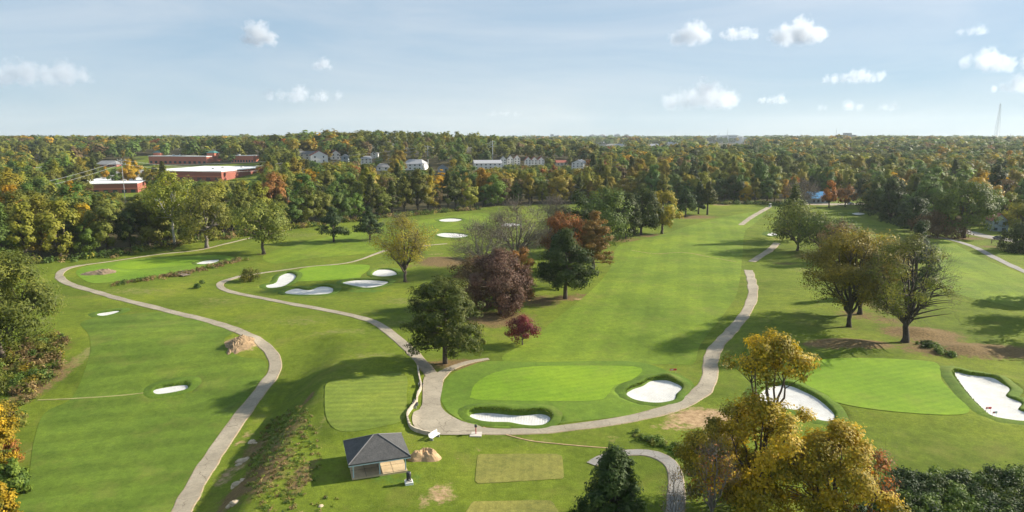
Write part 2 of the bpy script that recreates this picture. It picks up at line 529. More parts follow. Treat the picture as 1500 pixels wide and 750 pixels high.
PAL = {
    "olive": ((.070, .088, .018), (.155, .172, .030), (.265, .255, .045)),
    "green": ((.045, .082, .018), (.098, .158, .030), (.175, .235, .042)),
    "fresh": ((.065, .118, .020), (.14, .21, .032), (.245, .30, .048)),
    "dark": ((.020, .040, .010), (.046, .074, .016), (.085, .115, .026)),
    "yellow": ((.150, .125, .018), (.420, .255, .018), (.66, .40, .025)),
    "mustard": ((.120, .108, .018), (.265, .208, .026), (.43, .32, .036)),
    "lime": ((.115, .130, .020), (.240, .245, .030), (.39, .35, .042)),
    "orange": ((.165, .072, .021), (.375, .143, .027), (.570, .247, .045)),
    "gold": ((.105, .115, .016), (.340, .255, .018), (.66, .43, .025)),
    "elm": ((.080, .088, .016), (.190, .172, .026), (.42, .325, .034)),
    "willow": ((.055, .085, .016), (.125, .165, .028), (.23, .255, .042)),
    "rust": ((.105, .062, .022), (.25, .105, .034), (.42, .18, .045)),
    "burgundy": ((.053, .033, .027), (.128, .066, .048), (.240, .158, .105)),
    "red": ((.090, .021, .024), (.188, .039, .036), (.315, .078, .054)),
    "pine": ((.030, .046, .012), (.075, .092, .018), (.150, .150, .030)),
    "bluepine": ((.020, .042, .016), (.044, .074, .026), (.082, .115, .036)),
    "brownleaf": ((.083, .060, .030), (.173, .120, .053), (.285, .195, .083)),
    "cypress": ((.068, .075, .022), (.180, .112, .030), (.360, .173, .042)),
    "straw": ((.135, .105, .045), (.270, .195, .083), (.420, .300, .135)),
}
LEAF = {k: leaf_mat("leaf_" + k, *v) for k, v in PAL.items()}
def bark(name, a, b_):
    m, nt, b = new_mat(name)
    P = position(nt)
    nt.links.new(ramp(nt, noise(nt, P, 3.0, 6, 0.7), [(0.3, a), (0.7, b_)]), b.inputs["Base Color"])
    b.inputs["Roughness"].default_value = 0.95
    bump(nt, b, noise(nt, P, 9.0, 4, 0.7), 0.8, 0.05)
    return m
BARK = bark("bark_brown", (.045, .034, .026), (.125, .10, .078))
BARK_GREY = bark("bark_grey", (.10, .088, .076), (.24, .215, .19))
BARK_DARK = bark("bark_dark", (.025, .020, .016), (.07, .056, .045))
TWIG = bark("twig_grey", (.085, .068, .055), (.19, .16, .13))
M_GROUND = ground_mat()
M_FAIR = grass_mat("fairway_grass", FAIR_C, stripes=0.045, ang=0.25, width=7.0, amp=0.9, seed=3.0)
M_FAIRL = grass_mat("valley_grass", (0.096, 0.152, 0.019), stripes=0.07, ang=1.35, width=6.0, amp=0.95, seed=9.0)
M_GREEN = grass_mat("green_grass", GREEN_C, stripes=0.035, ang=1.2, width=1.6, amp=0.6, seed=5.0)
M_APRON = grass_mat("apron_grass", (0.105, 0.175, 0.020), amp=0.8, seed=7.0)
M_LIP = grass_mat("lip_grass", (0.082, 0.140, 0.018), amp=1.0, seed=2.0)
M_TEE = grass_mat("tee_grass", (0.140, 0.190, 0.030), stripes=0.07, ang=1.45, width=1.8, amp=0.8, seed=4.0)
M_DRYTEE = grass_mat("worn_tee_grass", (0.190, 0.190, 0.050), stripes=0.04, ang=0.06, width=1.2, amp=1.0, seed=6.0)
M_PATH = path_mat("cart_path_paving", (.20, .172, .128), (.28, .245, .185), (.35, .305, .23))
M_PATHG = path_mat("grey_asphalt", (.17, .163, .152), (.23, .22, .205), (.29, .275, .25))
def sand_mat():
    m, nt, b = new_mat("white_sand")
    P = position(nt)
    c = ramp(nt, noise(nt, P, 0.5, 6, 0.65), [(0.3, (.47, .46, .44)), (0.55, (.55, .55, .535)), (0.75, (.61, .61, .60))])
    c = mix(nt, c, ramp(nt, noise(nt, P, 4.0, 4, 0.7), [(0.3, (0.88,) * 3), (0.7, (1.06,) * 3)]), 0.9, "MULTIPLY")
    w = nd(nt, "ShaderNodeTexWave", Scale=1.3, Distortion=3.0, Detail=2.0)
    nt.links.new(P, w.inputs["Vector"])
    nt.links.new(c, b.inputs["Base Color"]); b.inputs["Roughness"].default_value = 0.95
    bump(nt, b, math_(nt, "ADD", w.outputs["Fac"], math_(nt, "MULTIPLY", noise(nt, P, 2.5, 4, 0.7), 2.0)), 0.5, 0.05)
    return m
M_SAND = sand_mat()

# ------------------------------------------------------------------ ground sheet
def cup(x, y, z):
    """hollow under each bunker so that its sand and lip are never pierced"""
    for l, poly, dep in BUNK_W:
        lo = poly.min(0) - 2; hi = poly.max(0) + 2
        m = (x > lo[0]) & (x < hi[0]) & (y > lo[1]) & (y < hi[1])
        if m.any():
            d = sdist(x[m], y[m], poly)
            z[m] -= (dep + 0.9) * (1 - sm((d - 0.15) / 1.3))
    return z
def axis(segs):
    out = [segs[0][0]]
    for a, b, s0, s1 in segs:
        x = a
        while x < b - 1e-6:
            f = (x - a) / (b - a)
            x = min(b, x + s0 * (s1 / s0) ** f)
            out.append(x)
    return np.array(out)
gy = axis([(-60, 60, 8, 1.5), (60, 150, 0.95, 1.2), (150, 260, 1.2, 2.8), (260, 600, 2.8, 14.0), (600, 7200, 14, 220)])
gxp = axis([(0, 110, 1.05, 1.25), (110, 260, 1.25, 6.0), (260, 900, 6.0, 30), (900, 7000, 30, 300)])
gx = np.concatenate([-gxp[:0:-1], gxp])
GX, GY = np.meshgrid(gx, gy)
fx, fy = GX.ravel(), GY.ravel()
fz = gz(fx, fy)
fz = cup(fx, fy, fz)

# wood edge: nearest ground distance at which the woods begin, by direction
EDGE = [(-200, 400), (0, 389), (60, 381), (110, 377), (180, 369), (240, 360), (330, 347), (420, 334), (500, 323), (600, 313), (700, 305), (760, 300), (800, 299), (900, 298), (1000, 297), (1120, 298), (1160, 296), (1230, 297), (1275, 305), (1300, 320), (1340, 330), (1400, 336), (1440, 334), (1500, 332), (1700, 340)]
ED_PX = np.array([e[0] for e in EDGE], float)
ED_D = np.array([at(*e).y for e in EDGE])
def edge_d(x, y):
    p = 750 + 1000 * x / (y * CP + CAM_H * SP)
    return np.interp(p, ED_PX, ED_D), p
CLEAR = [  # px range, distance range: open ground among the woods
    (40, 260, 560, 800), (-20, 150, 700, 830), (120, 215, 455, 560), (215, 395, 560, 720), (200, 330, 800, 950),
    (1150, 1275, 405, 470), (1395, 1530, 270, 330),
]
def in_clear(p, y):
    r = np.zeros(np.shape(p), bool)
    for a, b, c, d in CLEAR:
        r |= (p > a) & (p < b) & (y > c) & (y < d)
    return r
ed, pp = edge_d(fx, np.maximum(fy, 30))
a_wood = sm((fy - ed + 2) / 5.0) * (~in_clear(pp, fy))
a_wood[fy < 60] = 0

def blobs(lst):
    a = np.zeros(len(fx))
    for px, py, wpx, dep, s in lst:
        q = at(px, py)
        rx = wpx * mperpx(q) * 0.5
        d = ((fx - q.x) / rx) ** 2 + ((fy - q.y) / (dep * 0.5)) ** 2
        a = np.maximum(a, s * np.exp(-d * 0.9))
    return a
a_litter = blobs([(672, 531, 110, 8, .9), (700, 528, 60, 4, .7), (828, 436, 60, 9, .75), (850, 432, 60, 8, .6), (728, 466, 120, 16, .9), (790, 440, 90, 18, .7),
                  (650, 384, 90, 22, .95), (600, 390, 40, 12, .5), (593, 413, 60, 6, .45), (1243, 482, 70, 6, .5), (1258, 462, 90, 16, .6), (1300, 450, 130, 26, .55), (1325, 504, 36, 3, .7), (1245, 508, 130, 7, 1.3), (1350, 489, 120, 12, 1.1),
                  (1425, 514, 200, 11, 1.25), (1375, 502, 90, 9, 1.0), (1300, 470, 90, 12, .6), (488, 356, 50, 16, .85), (540, 354, 60, 14, .8), (385, 372, 40, 10, .5), (303, 364, 40, 12, .5),
                  (900, 352, 120, 20, .7), (960, 345, 90, 16, .75), (1010, 318, 90, 22, .85), (1400, 350, 120, 12, .8), (1450, 362, 60, 10, .6), (1190, 375, 90, 22, .6), (1150, 385, 50, 10, .6),
                  (452, 585, 18, 7, .8), (395, 690, 60, 16, .85), (355, 715, 70, 16, .8), (415, 640, 60, 18, .8), (440, 700, 50, 12, .7), (375, 660, 50, 12, .7), (60, 560, 60, 22, .8), (50, 520, 90, 18, .8)])
a_earth = blobs([(1030, 610, 110, 9, .95), (1060, 640, 60, 6, .85), (990, 622, 90, 5, .6), (645, 722, 60, 7, .62), (625, 735, 40, 5, .5), (672, 670, 12, 5, .55), (700, 655, 40, 3, .35), (1050, 545, 14, 12, .4),
                 (352, 503, 62, 10, 1.0), (145, 400, 46, 10, .95), (350, 690, 26, 4, .6), (352, 650, 22, 3, .6), (345, 715, 24, 3, .6), (332, 700, 30, 10, .6), (360, 640, 26, 8, .45),
                 (855, 437, 36, 3, .75), (930, 372, 60, 1.8, .55), (1000, 371, 70, 1.8, .55), (1055, 300, 36, 16, .75), (1120, 310, 20, 12, .5), (640, 372, 60, 6, .5), (560, 380, 40, 3, .5), (175, 470, 30, 1.2, .6),
                 (1215, 372, 40, 4, .5), (1135, 350, 30, 8, .5), (900, 640, 60, 4, .4), (300, 368, 120, 5, .45), (250, 366, 60, 4, .6)])
a_dry = blobs([(480, 610, 14, 22, .55), (110, 530, 34, 40, .62), (75, 640, 30, 34, .5), (500, 485, 130, 10, .5), (540, 520, 130, 8, .5), (440, 470, 160, 14, .45), (600, 470, 120, 14, .45), (440, 345, 120, 30, .45), (600, 440, 110, 16, .5),
               (900, 372, 130, 9, .5), (990, 530, 110, 6, .4), (1120, 590, 90, 6, .4), (1300, 655, 240, 6, .4), (200, 425, 160, 14, .5), (320, 440, 150, 16, .45), (350, 470, 120, 6, .4), (1120, 470, 60, 14, .4), (720, 470, 90, 10, .4), (780, 640, 260, 5, .4), (1180, 395, 70, 16, .5)])
a_lush = blobs([(700, 600, 90, 7, .6), (980, 548, 60, 6, .6), (430, 425, 140, 10, .55), (540, 425, 110, 6, .6), (580, 700, 120, 5, .55), (250, 575, 70, 4, .5), (410, 640, 90, 26, .5), (1000, 660, 90, 9, .5), (1375, 515, 40, 5, .6), (190, 400, 120, 14, .4)])
nx_, ny_ = len(gx), len(gy)
ii = (np.arange(ny_ - 1)[:, None] * nx_ + np.arange(nx_ - 1)[None, :]).ravel()
Q = np.stack([ii, ii + 1, ii + nx_ + 1, ii + nx_], 1)
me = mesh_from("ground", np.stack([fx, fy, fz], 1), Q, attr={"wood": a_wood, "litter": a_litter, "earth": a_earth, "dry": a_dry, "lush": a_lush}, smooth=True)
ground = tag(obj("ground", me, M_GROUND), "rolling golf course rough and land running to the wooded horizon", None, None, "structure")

# ------------------------------------------------------------------ sheets draped on the ground
def sheet(name, poly, off, mat, step, label=None, attrs=None):
    lo = poly.min(0); hi = poly.max(0)
    X, Y = np.meshgrid(np.arange(lo[0] + step / 2, hi[0], step), np.arange(lo[1] + step / 2, hi[1], step))
    X = X.ravel(); Y = Y.ravel()
    d = sdist(X, Y, poly)
    k = d < -0.35 * step
    pts = [Vector(p) for p in poly] + [Vector((a, b)) for a, b in zip(X[k], Y[k])]
    n = len(poly)
    vs, es, fs, _, _, _ = delaunay_2d_cdt(pts, [], [list(range(n))], 1, 1e-4)
    V = np.array([(v.x, v.y) for v in vs])
    z = cup(V[:, 0], V[:, 1], gz(V[:, 0], V[:, 1]) + off)
    me = mesh_from(name, np.column_stack([V, z]), None, [tuple(f) for f in fs if len(f) == 3], smooth=True, attr=attrs(V) if attrs else None)
    o = obj(name, me, mat)
    # faces up
    me.calc_loop_triangles()
    if len(me.polygons) and me.polygons[0].normal.z < 0:
        me.flip_normals()
    return tag(o, label, None, None, "structure")

def sheet_px(name, pts, off, mat, step, label=None):
    return sheet(name, pix_poly(pts, step), off, mat, step, label)

sheet_px("fairway", [(118, 474), (140, 466), (185, 461), (235, 457), (292, 467), (338, 484), (329, 494), (331, 510), (350, 522), (386, 526), (389, 546), (365, 580), (318, 650), (276, 720), (250, 775), (28, 775), (42, 700), (50, 645), (66, 604), (102, 584), (120, 552), (132, 515), (130, 490)], 0.035, M_FAIRL, 1.1, "dark green mown valley fairway beside the winding path")
sheet_px("fairway", [(905, 362), (945, 350), (1040, 323), (1118, 309), (1112, 322), (1092, 340), (1088, 370), (1082, 420), (1068, 450), (1028, 500), (1016, 530), (980, 531), (770, 531), (735, 522), (770, 500), (812, 468), (860, 430), (893, 395)], 0.035, M_FAIR, 2.0, "broad bright mown fairway running up to the far trees")
sheet_px("fairway", [(1380, 352), (1425, 372), (1470, 392), (1520, 415), (1520, 450), (1440, 440), (1390, 425), (1375, 390)], 0.035, M_FAIR, 2.2, "mown fairway beside the grey path by the road")
sheet_px("fairway", [(460, 352), (560, 332), (700, 312), (720, 330), (640, 340), (600, 362), (540, 372), (450, 380), (400, 386), (390, 372)], 0.035, M_FAIR, 2.2, "mown strip of fairway below the wood edge")
sheet_px("green_apron", [(646, 585), (648, 566), (662, 547), (690, 533), (716, 527), (780, 529), (870, 527), (940, 529), (985, 545), (1012, 556), (1014, 572), (985, 590), (930, 604), (840, 614), (760, 622), (700, 620), (662, 606)], 0.045, M_APRON, 1.0, "cropped grass collar around the putting green inside the curved path")
for k, lab in (("main", "bright lime putting green enclosed by the curved path"), ("east", "bright lime putting green below the half bare tree"), ("west", "striped putting green ringed by four white bunkers"), ("marsh", "pale green putting surface beside the marshy ditch")):
    sheet("putting_green", GREEN_W[k], 0.075, M_GREEN, 1.0, lab)
sheet_px("green_apron", [(112, 402), (120, 392), (150, 385), (205, 378), (285, 374), (330, 374), (345, 379), (325, 388), (280, 397), (230, 406), (180, 411), (135, 414)], 0.045, grass_mat("marsh_apron_grass", (0.125, 0.215, 0.020), amp=0.7, seed=8.0), 1.6, "cropped apron around the green beside the marshy ditch")
sheet("tee_box", pix_poly([(476, 584), (482, 565), (520, 558), (590, 550), (596, 585), (592, 618), (558, 630), (505, 638), (480, 622)], 1.0), 0.045, M_TEE, 1.0, "flat mown tee box behind the shingled pavilion")
sheet_px("tee_box", [(700, 664), (704, 662), (815, 661), (823, 664), (826, 695), (824, 698), (700, 707), (696, 703)], 0.045, M_DRYTEE, 0.8, "worn straw-coloured rectangular tee beside the pavilion")
sheet_px("tee_box", [(690, 736), (694, 733), (806, 731), (811, 735), (815, 770), (684, 772)], 0.045, M_DRYTEE, 0.8, "second worn straw-coloured tee, below the first and next to the dark cedar")

def ribbon(name, pts, widths, mat, label, step=1.0, off=0.085, world=False):
    P = np.array([tuple(at(*p))[:2] for p in pts]) if not world else np.array(pts)
    W = np.interp(np.linspace(0, 1, len(P)), np.linspace(0, 1, len(widths)), widths) * 0.9
    C = catmull(np.column_stack([P, W]), False, step)
    t = np.gradient(C[:, :2], axis=0); t /= np.linalg.norm(t, axis=1, keepdims=True)
    nrm = np.column_stack([-t[:, 1], t[:, 0]])
    s = np.array([-1, -0.86, -0.4, 0, 0.4, 0.86, 1.0])
    rag = 1 + 0.13 * (vnoise(np.arange(len(C)) * 0.35, np.zeros(len(C)), 4) - 0.5)[:, None] * 2
    XY = C[:, None, :2] + nrm[:, None, :] * (s[None, :, None] * (C[:, 2] * 0.5)[:, None, None] * rag[:, :, None])
    x = XY[..., 0].ravel(); y = XY[..., 1].ravel()
    z = gz(x, y) + off
    z = z.reshape(len(C), -1); z[:, 0] -= off + 0.03; z[:, -1] -= off + 0.03
    k = len(s); n = len(C)
    i = (np.arange(n - 1)[:, None] * k + np.arange(k - 1)[None, :]).ravel()
    Q = np.stack([i, i + 1, i + k + 1, i + k], 1)[:, ::-1]
    me = mesh_from(name, np.column_stack([x, y, z.ravel()]), Q, attr={"edge": np.tile(np.abs(s), n)}, smooth=False)
    me.update()
    if me.polygons[0].normal.z < 0: me.flip_normals()
    return tag(obj(name, me, mat), label, None, None, "structure")

ribbon("cart_path", [(250, 790), (270, 745), (303, 685), (345, 622), (384, 570), (402, 542), (401, 522), (386, 504), (350, 483), (300, 467), (243, 454), (197, 442), (150, 429), (112, 419), (92, 411), (87, 403), (97, 394), (120, 388)], [3.4, 3.3, 3.0, 3.0, 3.0, 2.8, 2.8, 2.6], M_PATH, "pale winding cart path down the valley fairway")
ribbon("cart_path", [(118, 388.5), (170, 380), (230, 372), (290, 366), (330, 358), (380, 346), (430, 335)], [1.6, 1.3, 1.3], M_PATH, "thin worn track along the wood edge", 2.0)
ribbon("cart_path", [(640, 560), (630, 545), (616, 527), (603, 513), (580, 493), (552, 473), (522, 463.5), (472, 453), (420, 444), (375, 435), (338, 427), (323, 419), (326, 412), (352, 404)], [3.2, 2.9, 2.7, 2.6, 2.6, 2.6, 2.4], M_PATH, "pale cart path climbing past the pine towards the small striped green")
ribbon("cart_path", [(350, 404.5), (400, 397), (450, 391.5), (500, 387), (528, 381), (552, 372), (572, 366), (610, 361), (655, 357)], [1.8, 1.2, 1.2, 2.0, 1.8], M_PATH, "narrow pale path behind the small striped green", 1.6)
ribbon("cart_path", [(630, 610), (660, 622), (700, 627.5), (770, 627.5), (840, 621.5), (915, 611.5), (968, 600), (1004, 587), (1029, 570), (1040, 549), (1041, 527), (1050, 506), (1073, 482), (1094, 456), (1103, 430), (1099, 405), (1096, 396)], [4.0, 3.0, 2.6, 2.8, 3.4, 3.6, 3.4, 3.2, 3.2, 3.2, 3.2], M_PATH, "wide cart path curving round the putting green and up the fairway")
ribbon("cart_path", [(1101, 383), (1112, 375), (1127, 366), (1138, 355)], [3.0, 3.2], M_PATH, "short stretch of cart path beyond the crest", 1.5)
ribbon("cart_path", [(1085, 330), (1098, 320), (1112, 312), (1126, 304)], [3.2, 3.6], M_PATH, "far end of the cart path near the distant trees", 2.0)
ribbon("cart_path", [(634, 575), (640, 556), (655, 541), (680, 530), (700, 525.5), (716, 523.5)], [3.6, 2.6, 1.8, 1.4], M_PATH, "short path spur ending beside the pine", 1.0, 0.095)
ribbon("cart_path", [(866, 676), (880, 668), (905, 660.5), (935, 659), (960, 663), (980, 674), (989, 690), (991, 715), (989, 745), (980, 800)], [2.0, 2.2, 2.4, 2.4, 2.4, 2.6], M_PATHG, "cracked grey path hooking round the dark cedar")
ribbon("cart_path", [(1352, 344), (1390, 352), (1430, 364), (1458, 378), (1500, 399), (1560, 425)], [3.0, 3.2, 3.2], M_PATHG, "grey asphalt path across the fairway beside the road", 1.6)
sheet_px("path_apron", [(622, 552), (646, 548), (648, 566), (645, 588), (652, 602), (676, 615), (705, 622), (704, 632), (650, 636), (620, 634), (605, 622), (606, 606), (618, 594)], 0.105, M_PATH, 0.9, "broad paved apron where the cart paths meet")
# the road by the houses beyond the big oak, and the car park beyond the woods
ribbon("road", [(1395, 333), (1420, 341), (1455, 349), (1500, 356), (1580, 366)], [8.0, 9.0, 9.0], M_PATHG, "pale asphalt road behind the big oak", 2.0)
ribbon("road", [(1150, 298.5), (1200, 299.5), (1250, 299), (1290, 299)], [9.0, 16.0], M_PATH, "pale paved yard in front of the blue house", 3.0)
ribbon("driveway", [(40, 246), (90, 244), (140, 240), (190, 236)], [8.0, 8.0], M_PATHG, "grey road across the open lawn by the stores", 6.0)
sheet("car_park", np.array([tuple(at(*q))[:2] for q in ((140, 262), (172, 250), (250, 247), (268, 262))]), 0.12, M_PATHG, 8.0, "grey car park between the flat-roofed stores")

# ------------------------------------------------------------------ bunkers
def bunker(label, poly, dep, idx):
    n = len(poly)
    c = poly.mean(0)
    nxt = np.roll(poly, -1, 0); prv = np.roll(poly, 1, 0)
    t = nxt - prv; t /= np.linalg.norm(t, axis=1, keepdims=True) + 1e-9
    area = 0.5 * np.sum(poly[:, 0] * nxt[:, 1] - nxt[:, 0] * poly[:, 1])
    nr = np.column_stack([t[:, 1], -t[:, 0]]) * (1 if area > 0 else -1)
    for _ in range(3):
        nr = (np.roll(nr, 1, 0) + nr + np.roll(nr, -1, 0)) / 3
    nr /= np.linalg.norm(nr, axis=1, keepdims=True) + 1e-9
    back = np.clip(nr[:, 1] * 0.9 + 0.15, 0, 1)
    base = gz(poly[:, 0], poly[:, 1])
    rim = (0.10 + 0.55 * back) * dep
    floor_z = float(base.mean()) - 0.55 * dep
    sx_ = max(1.0, float(np.ptp(poly[:, 1])))
    # sand: rises a little towards its edges
    step = 0.6 if idx < 5 else 1.2
    lo = poly.min(0); hi = poly.max(0)
    X, Y = np.meshgrid(np.arange(lo[0], hi[0], step), np.arange(lo[1], hi[1], step)); X = X.ravel(); Y = Y.ravel()
    k = sdist(X, Y, poly) < -0.3 * step
    pts = [Vector(p) for p in poly] + [Vector((a, b)) for a, b in zip(X[k], Y[k])]
    vs, es, fs, _, _, _ = delaunay_2d_cdt(pts, [], [list(range(n))], 1, 1e-4)
    V = np.array([(v.x, v.y) for v in vs])
    d = -sdist(V[:, 0], V[:, 1], poly)
    def sand_z(xx, yy, dd):
        g = gz(xx, yy)
        return 0.4 * floor_z + 0.6 * (g - 0.55 * dep) + 0.22 * dep * (1 - sm(dd / 1.3)) + 0.05 * (vnoise(xx / 1.1, yy / 1.1, 8) - 0.5)
    z = sand_z(V[:, 0], V[:, 1], d)
    me = mesh_from("sand_bunker", np.column_stack([V, z]), None, [tuple(f) for f in fs if len(f) == 3], smooth=True)
    if me.polygons[0].normal.z < 0: me.flip_normals()
    tag(obj("sand_bunker", me, M_SAND), label, None, None, "structure")
    zs = sand_z(poly[:, 0], poly[:, 1], np.zeros(n))
    R = []
    jit = 0.10 * (vnoise(np.arange(n) * 0.7, np.zeros(n), idx + 3) - 0.5)
    for off, f in ((-0.12, -1), (0.06, 0.0), (0.2, 0.55), (0.42, 0.92), (0.75, 1.0), (1.2, 0.6), (1.8, -2), (2.5, -3)):
        o2 = off * (0.8 + 0.5 * back) if off > 0 else off
        XY = poly + nr * (o2 + (jit if 0 < off < 1 else 0))[:, None] if not np.isscalar(o2) else poly + nr * o2
        g = gz(XY[:, 0], XY[:, 1])
        if f == -1: zz = zs - 0.10
        elif f == -2: zz = g + 0.09 + 0.15 * rim
        elif f == -3: zz = g - 0.06
        else: zz = zs * (1 - f) + (g + rim + 0.06) * f if f < 1 else g + rim + 0.06
        if f == 0.6: zz = g + 0.6 * rim + 0.06
        R.append(np.column_stack([XY, zz]))
    V = np.concatenate(R); m = len(R)
    i = np.arange(n); j = (i + 1) % n
    Q = np.concatenate([np.stack([r * n + i, r * n + j, (r + 1) * n + j, (r + 1) * n + i], 1) for r in range(m - 1)])
    me = mesh_from("bunker_lip", V, Q, smooth=True)
    up = sum(p.normal.z for p in me.polygons)
    if up < 0: me.flip_normals()
    tag(obj("bunker_lip", me, M_LIP), "grassy lip around the " + label.split(" bunker")[0].split(" sand")[0] + " sand", None, None, "structure")
for i, (l, p, d) in enumerate(BUNK_W):
    bunker(l, p, d, i)
# ------------------------------------------------------------------ trees
PROF = {
    "round": lambda t: np.sqrt(np.clip(1 - (1.9 * t - 0.85) ** 2 * 0.95, 0.02, 1)),
    "oval": lambda t: np.sqrt(np.clip(1 - (2 * t - 0.8) ** 2 * 0.66, 0.03, 1)) * (1 - 0.25 * t),
    "vase": lambda t: np.clip(0.30 + 0.85 * t ** 0.8, 0, 1) * np.sqrt(np.clip(1 - t ** 4, 0.02, 1)),
    "dome": lambda t: np.sqrt(np.clip(1 - t ** 2.2, 0.02, 1)),
    "cone": lambda t: np.clip(1.02 - t, 0.03, 1) ** 0.85,
    "pine": lambda t: np.clip(0.55 + 0.5 * np.sin(np.clip(t * 1.15 + 0.18, 0, 1) * math.pi) - 0.45 * t, 0.12, 1.1) * np.clip((1.04 - t) * 3.0, 0.1, 1),
    "pineround": lambda t: np.sqrt(np.clip(1 - (1.55 * t - 0.55) ** 2 * 0.9, 0.06, 1)),
    "cypress": lambda t: np.clip(1.0 - 0.55 * t ** 1.6, 0.1, 1) * np.clip((1.05 - t) * 2.6, 0.1, 1),
}

def leaves(rng, C, RAD, n, size, up=0.35, elong=1.5, clump_v=None, flat=1.0, ctr=None, spread=1.0, jit=0.36):
    """leaf-sized rhombi spread through clumps: returns V (4n), quad list, tint value per vertex"""
    C = np.asarray(C, float); RAD = np.asarray(RAD, float)
    if RAD.ndim == 1: RAD = RAD[:, None] * np.array([1, 1, 0.8 * flat])
    vol = RAD.prod(1) ** (2 / 3.0); k = rng.choice(len(C), size=n, p=vol / vol.sum())
    d = rng.normal(size=(n, 3)); d /= np.linalg.norm(d, axis=1, keepdims=True)
    rho = rng.random(n) ** (1 / 2.4)
    p = C[k] + d * rho[:, None] * RAD[k] * (0.8 + 0.45 * rng.random(n))[:, None]
    nn = d * 0.9 + np.array([0, 0, up]) + rng.normal(size=(n, 3)) * jit
    if ctr is not None:
        o_ = p - ctr
        nn = nn * 0.8 + 0.85 * o_ / (np.linalg.norm(o_, axis=1, keepdims=True) + 1e-6)
    nn /= np.linalg.norm(nn, axis=1, keepdims=True) + 1e-9
    t = np.cross(nn, rng.normal(size=(n, 3))); t /= np.linalg.norm(t, axis=1, keepdims=True) + 1e-9
    b = np.cross(nn, t)
    s = size * (0.6 + 0.8 * rng.random(n))[:, None]
    V = np.stack([p + t * s * elong * 0.5, p + b * s * 0.5, p - t * s * elong * 0.5, p - b * s * 0.5], 1).reshape(-1, 3)
    Qd = np.arange(4 * n).reshape(-1, 4)
    cv = (rng.random(len(C)) if clump_v is None else np.asarray(clump_v))[k]
    v = np.clip(0.5 + spread * (0.60 * (cv - 0.5) + 0.40 * (rng.random(n) - 0.5)), 0, 1)
    return V, Qd, np.repeat(v, 4)

def bez(a, b, c, n):
    t = np.linspace(0, 1, n)[:, None]
    return (1 - t) ** 2 * a + 2 * t * (1 - t) * b + t * t * c

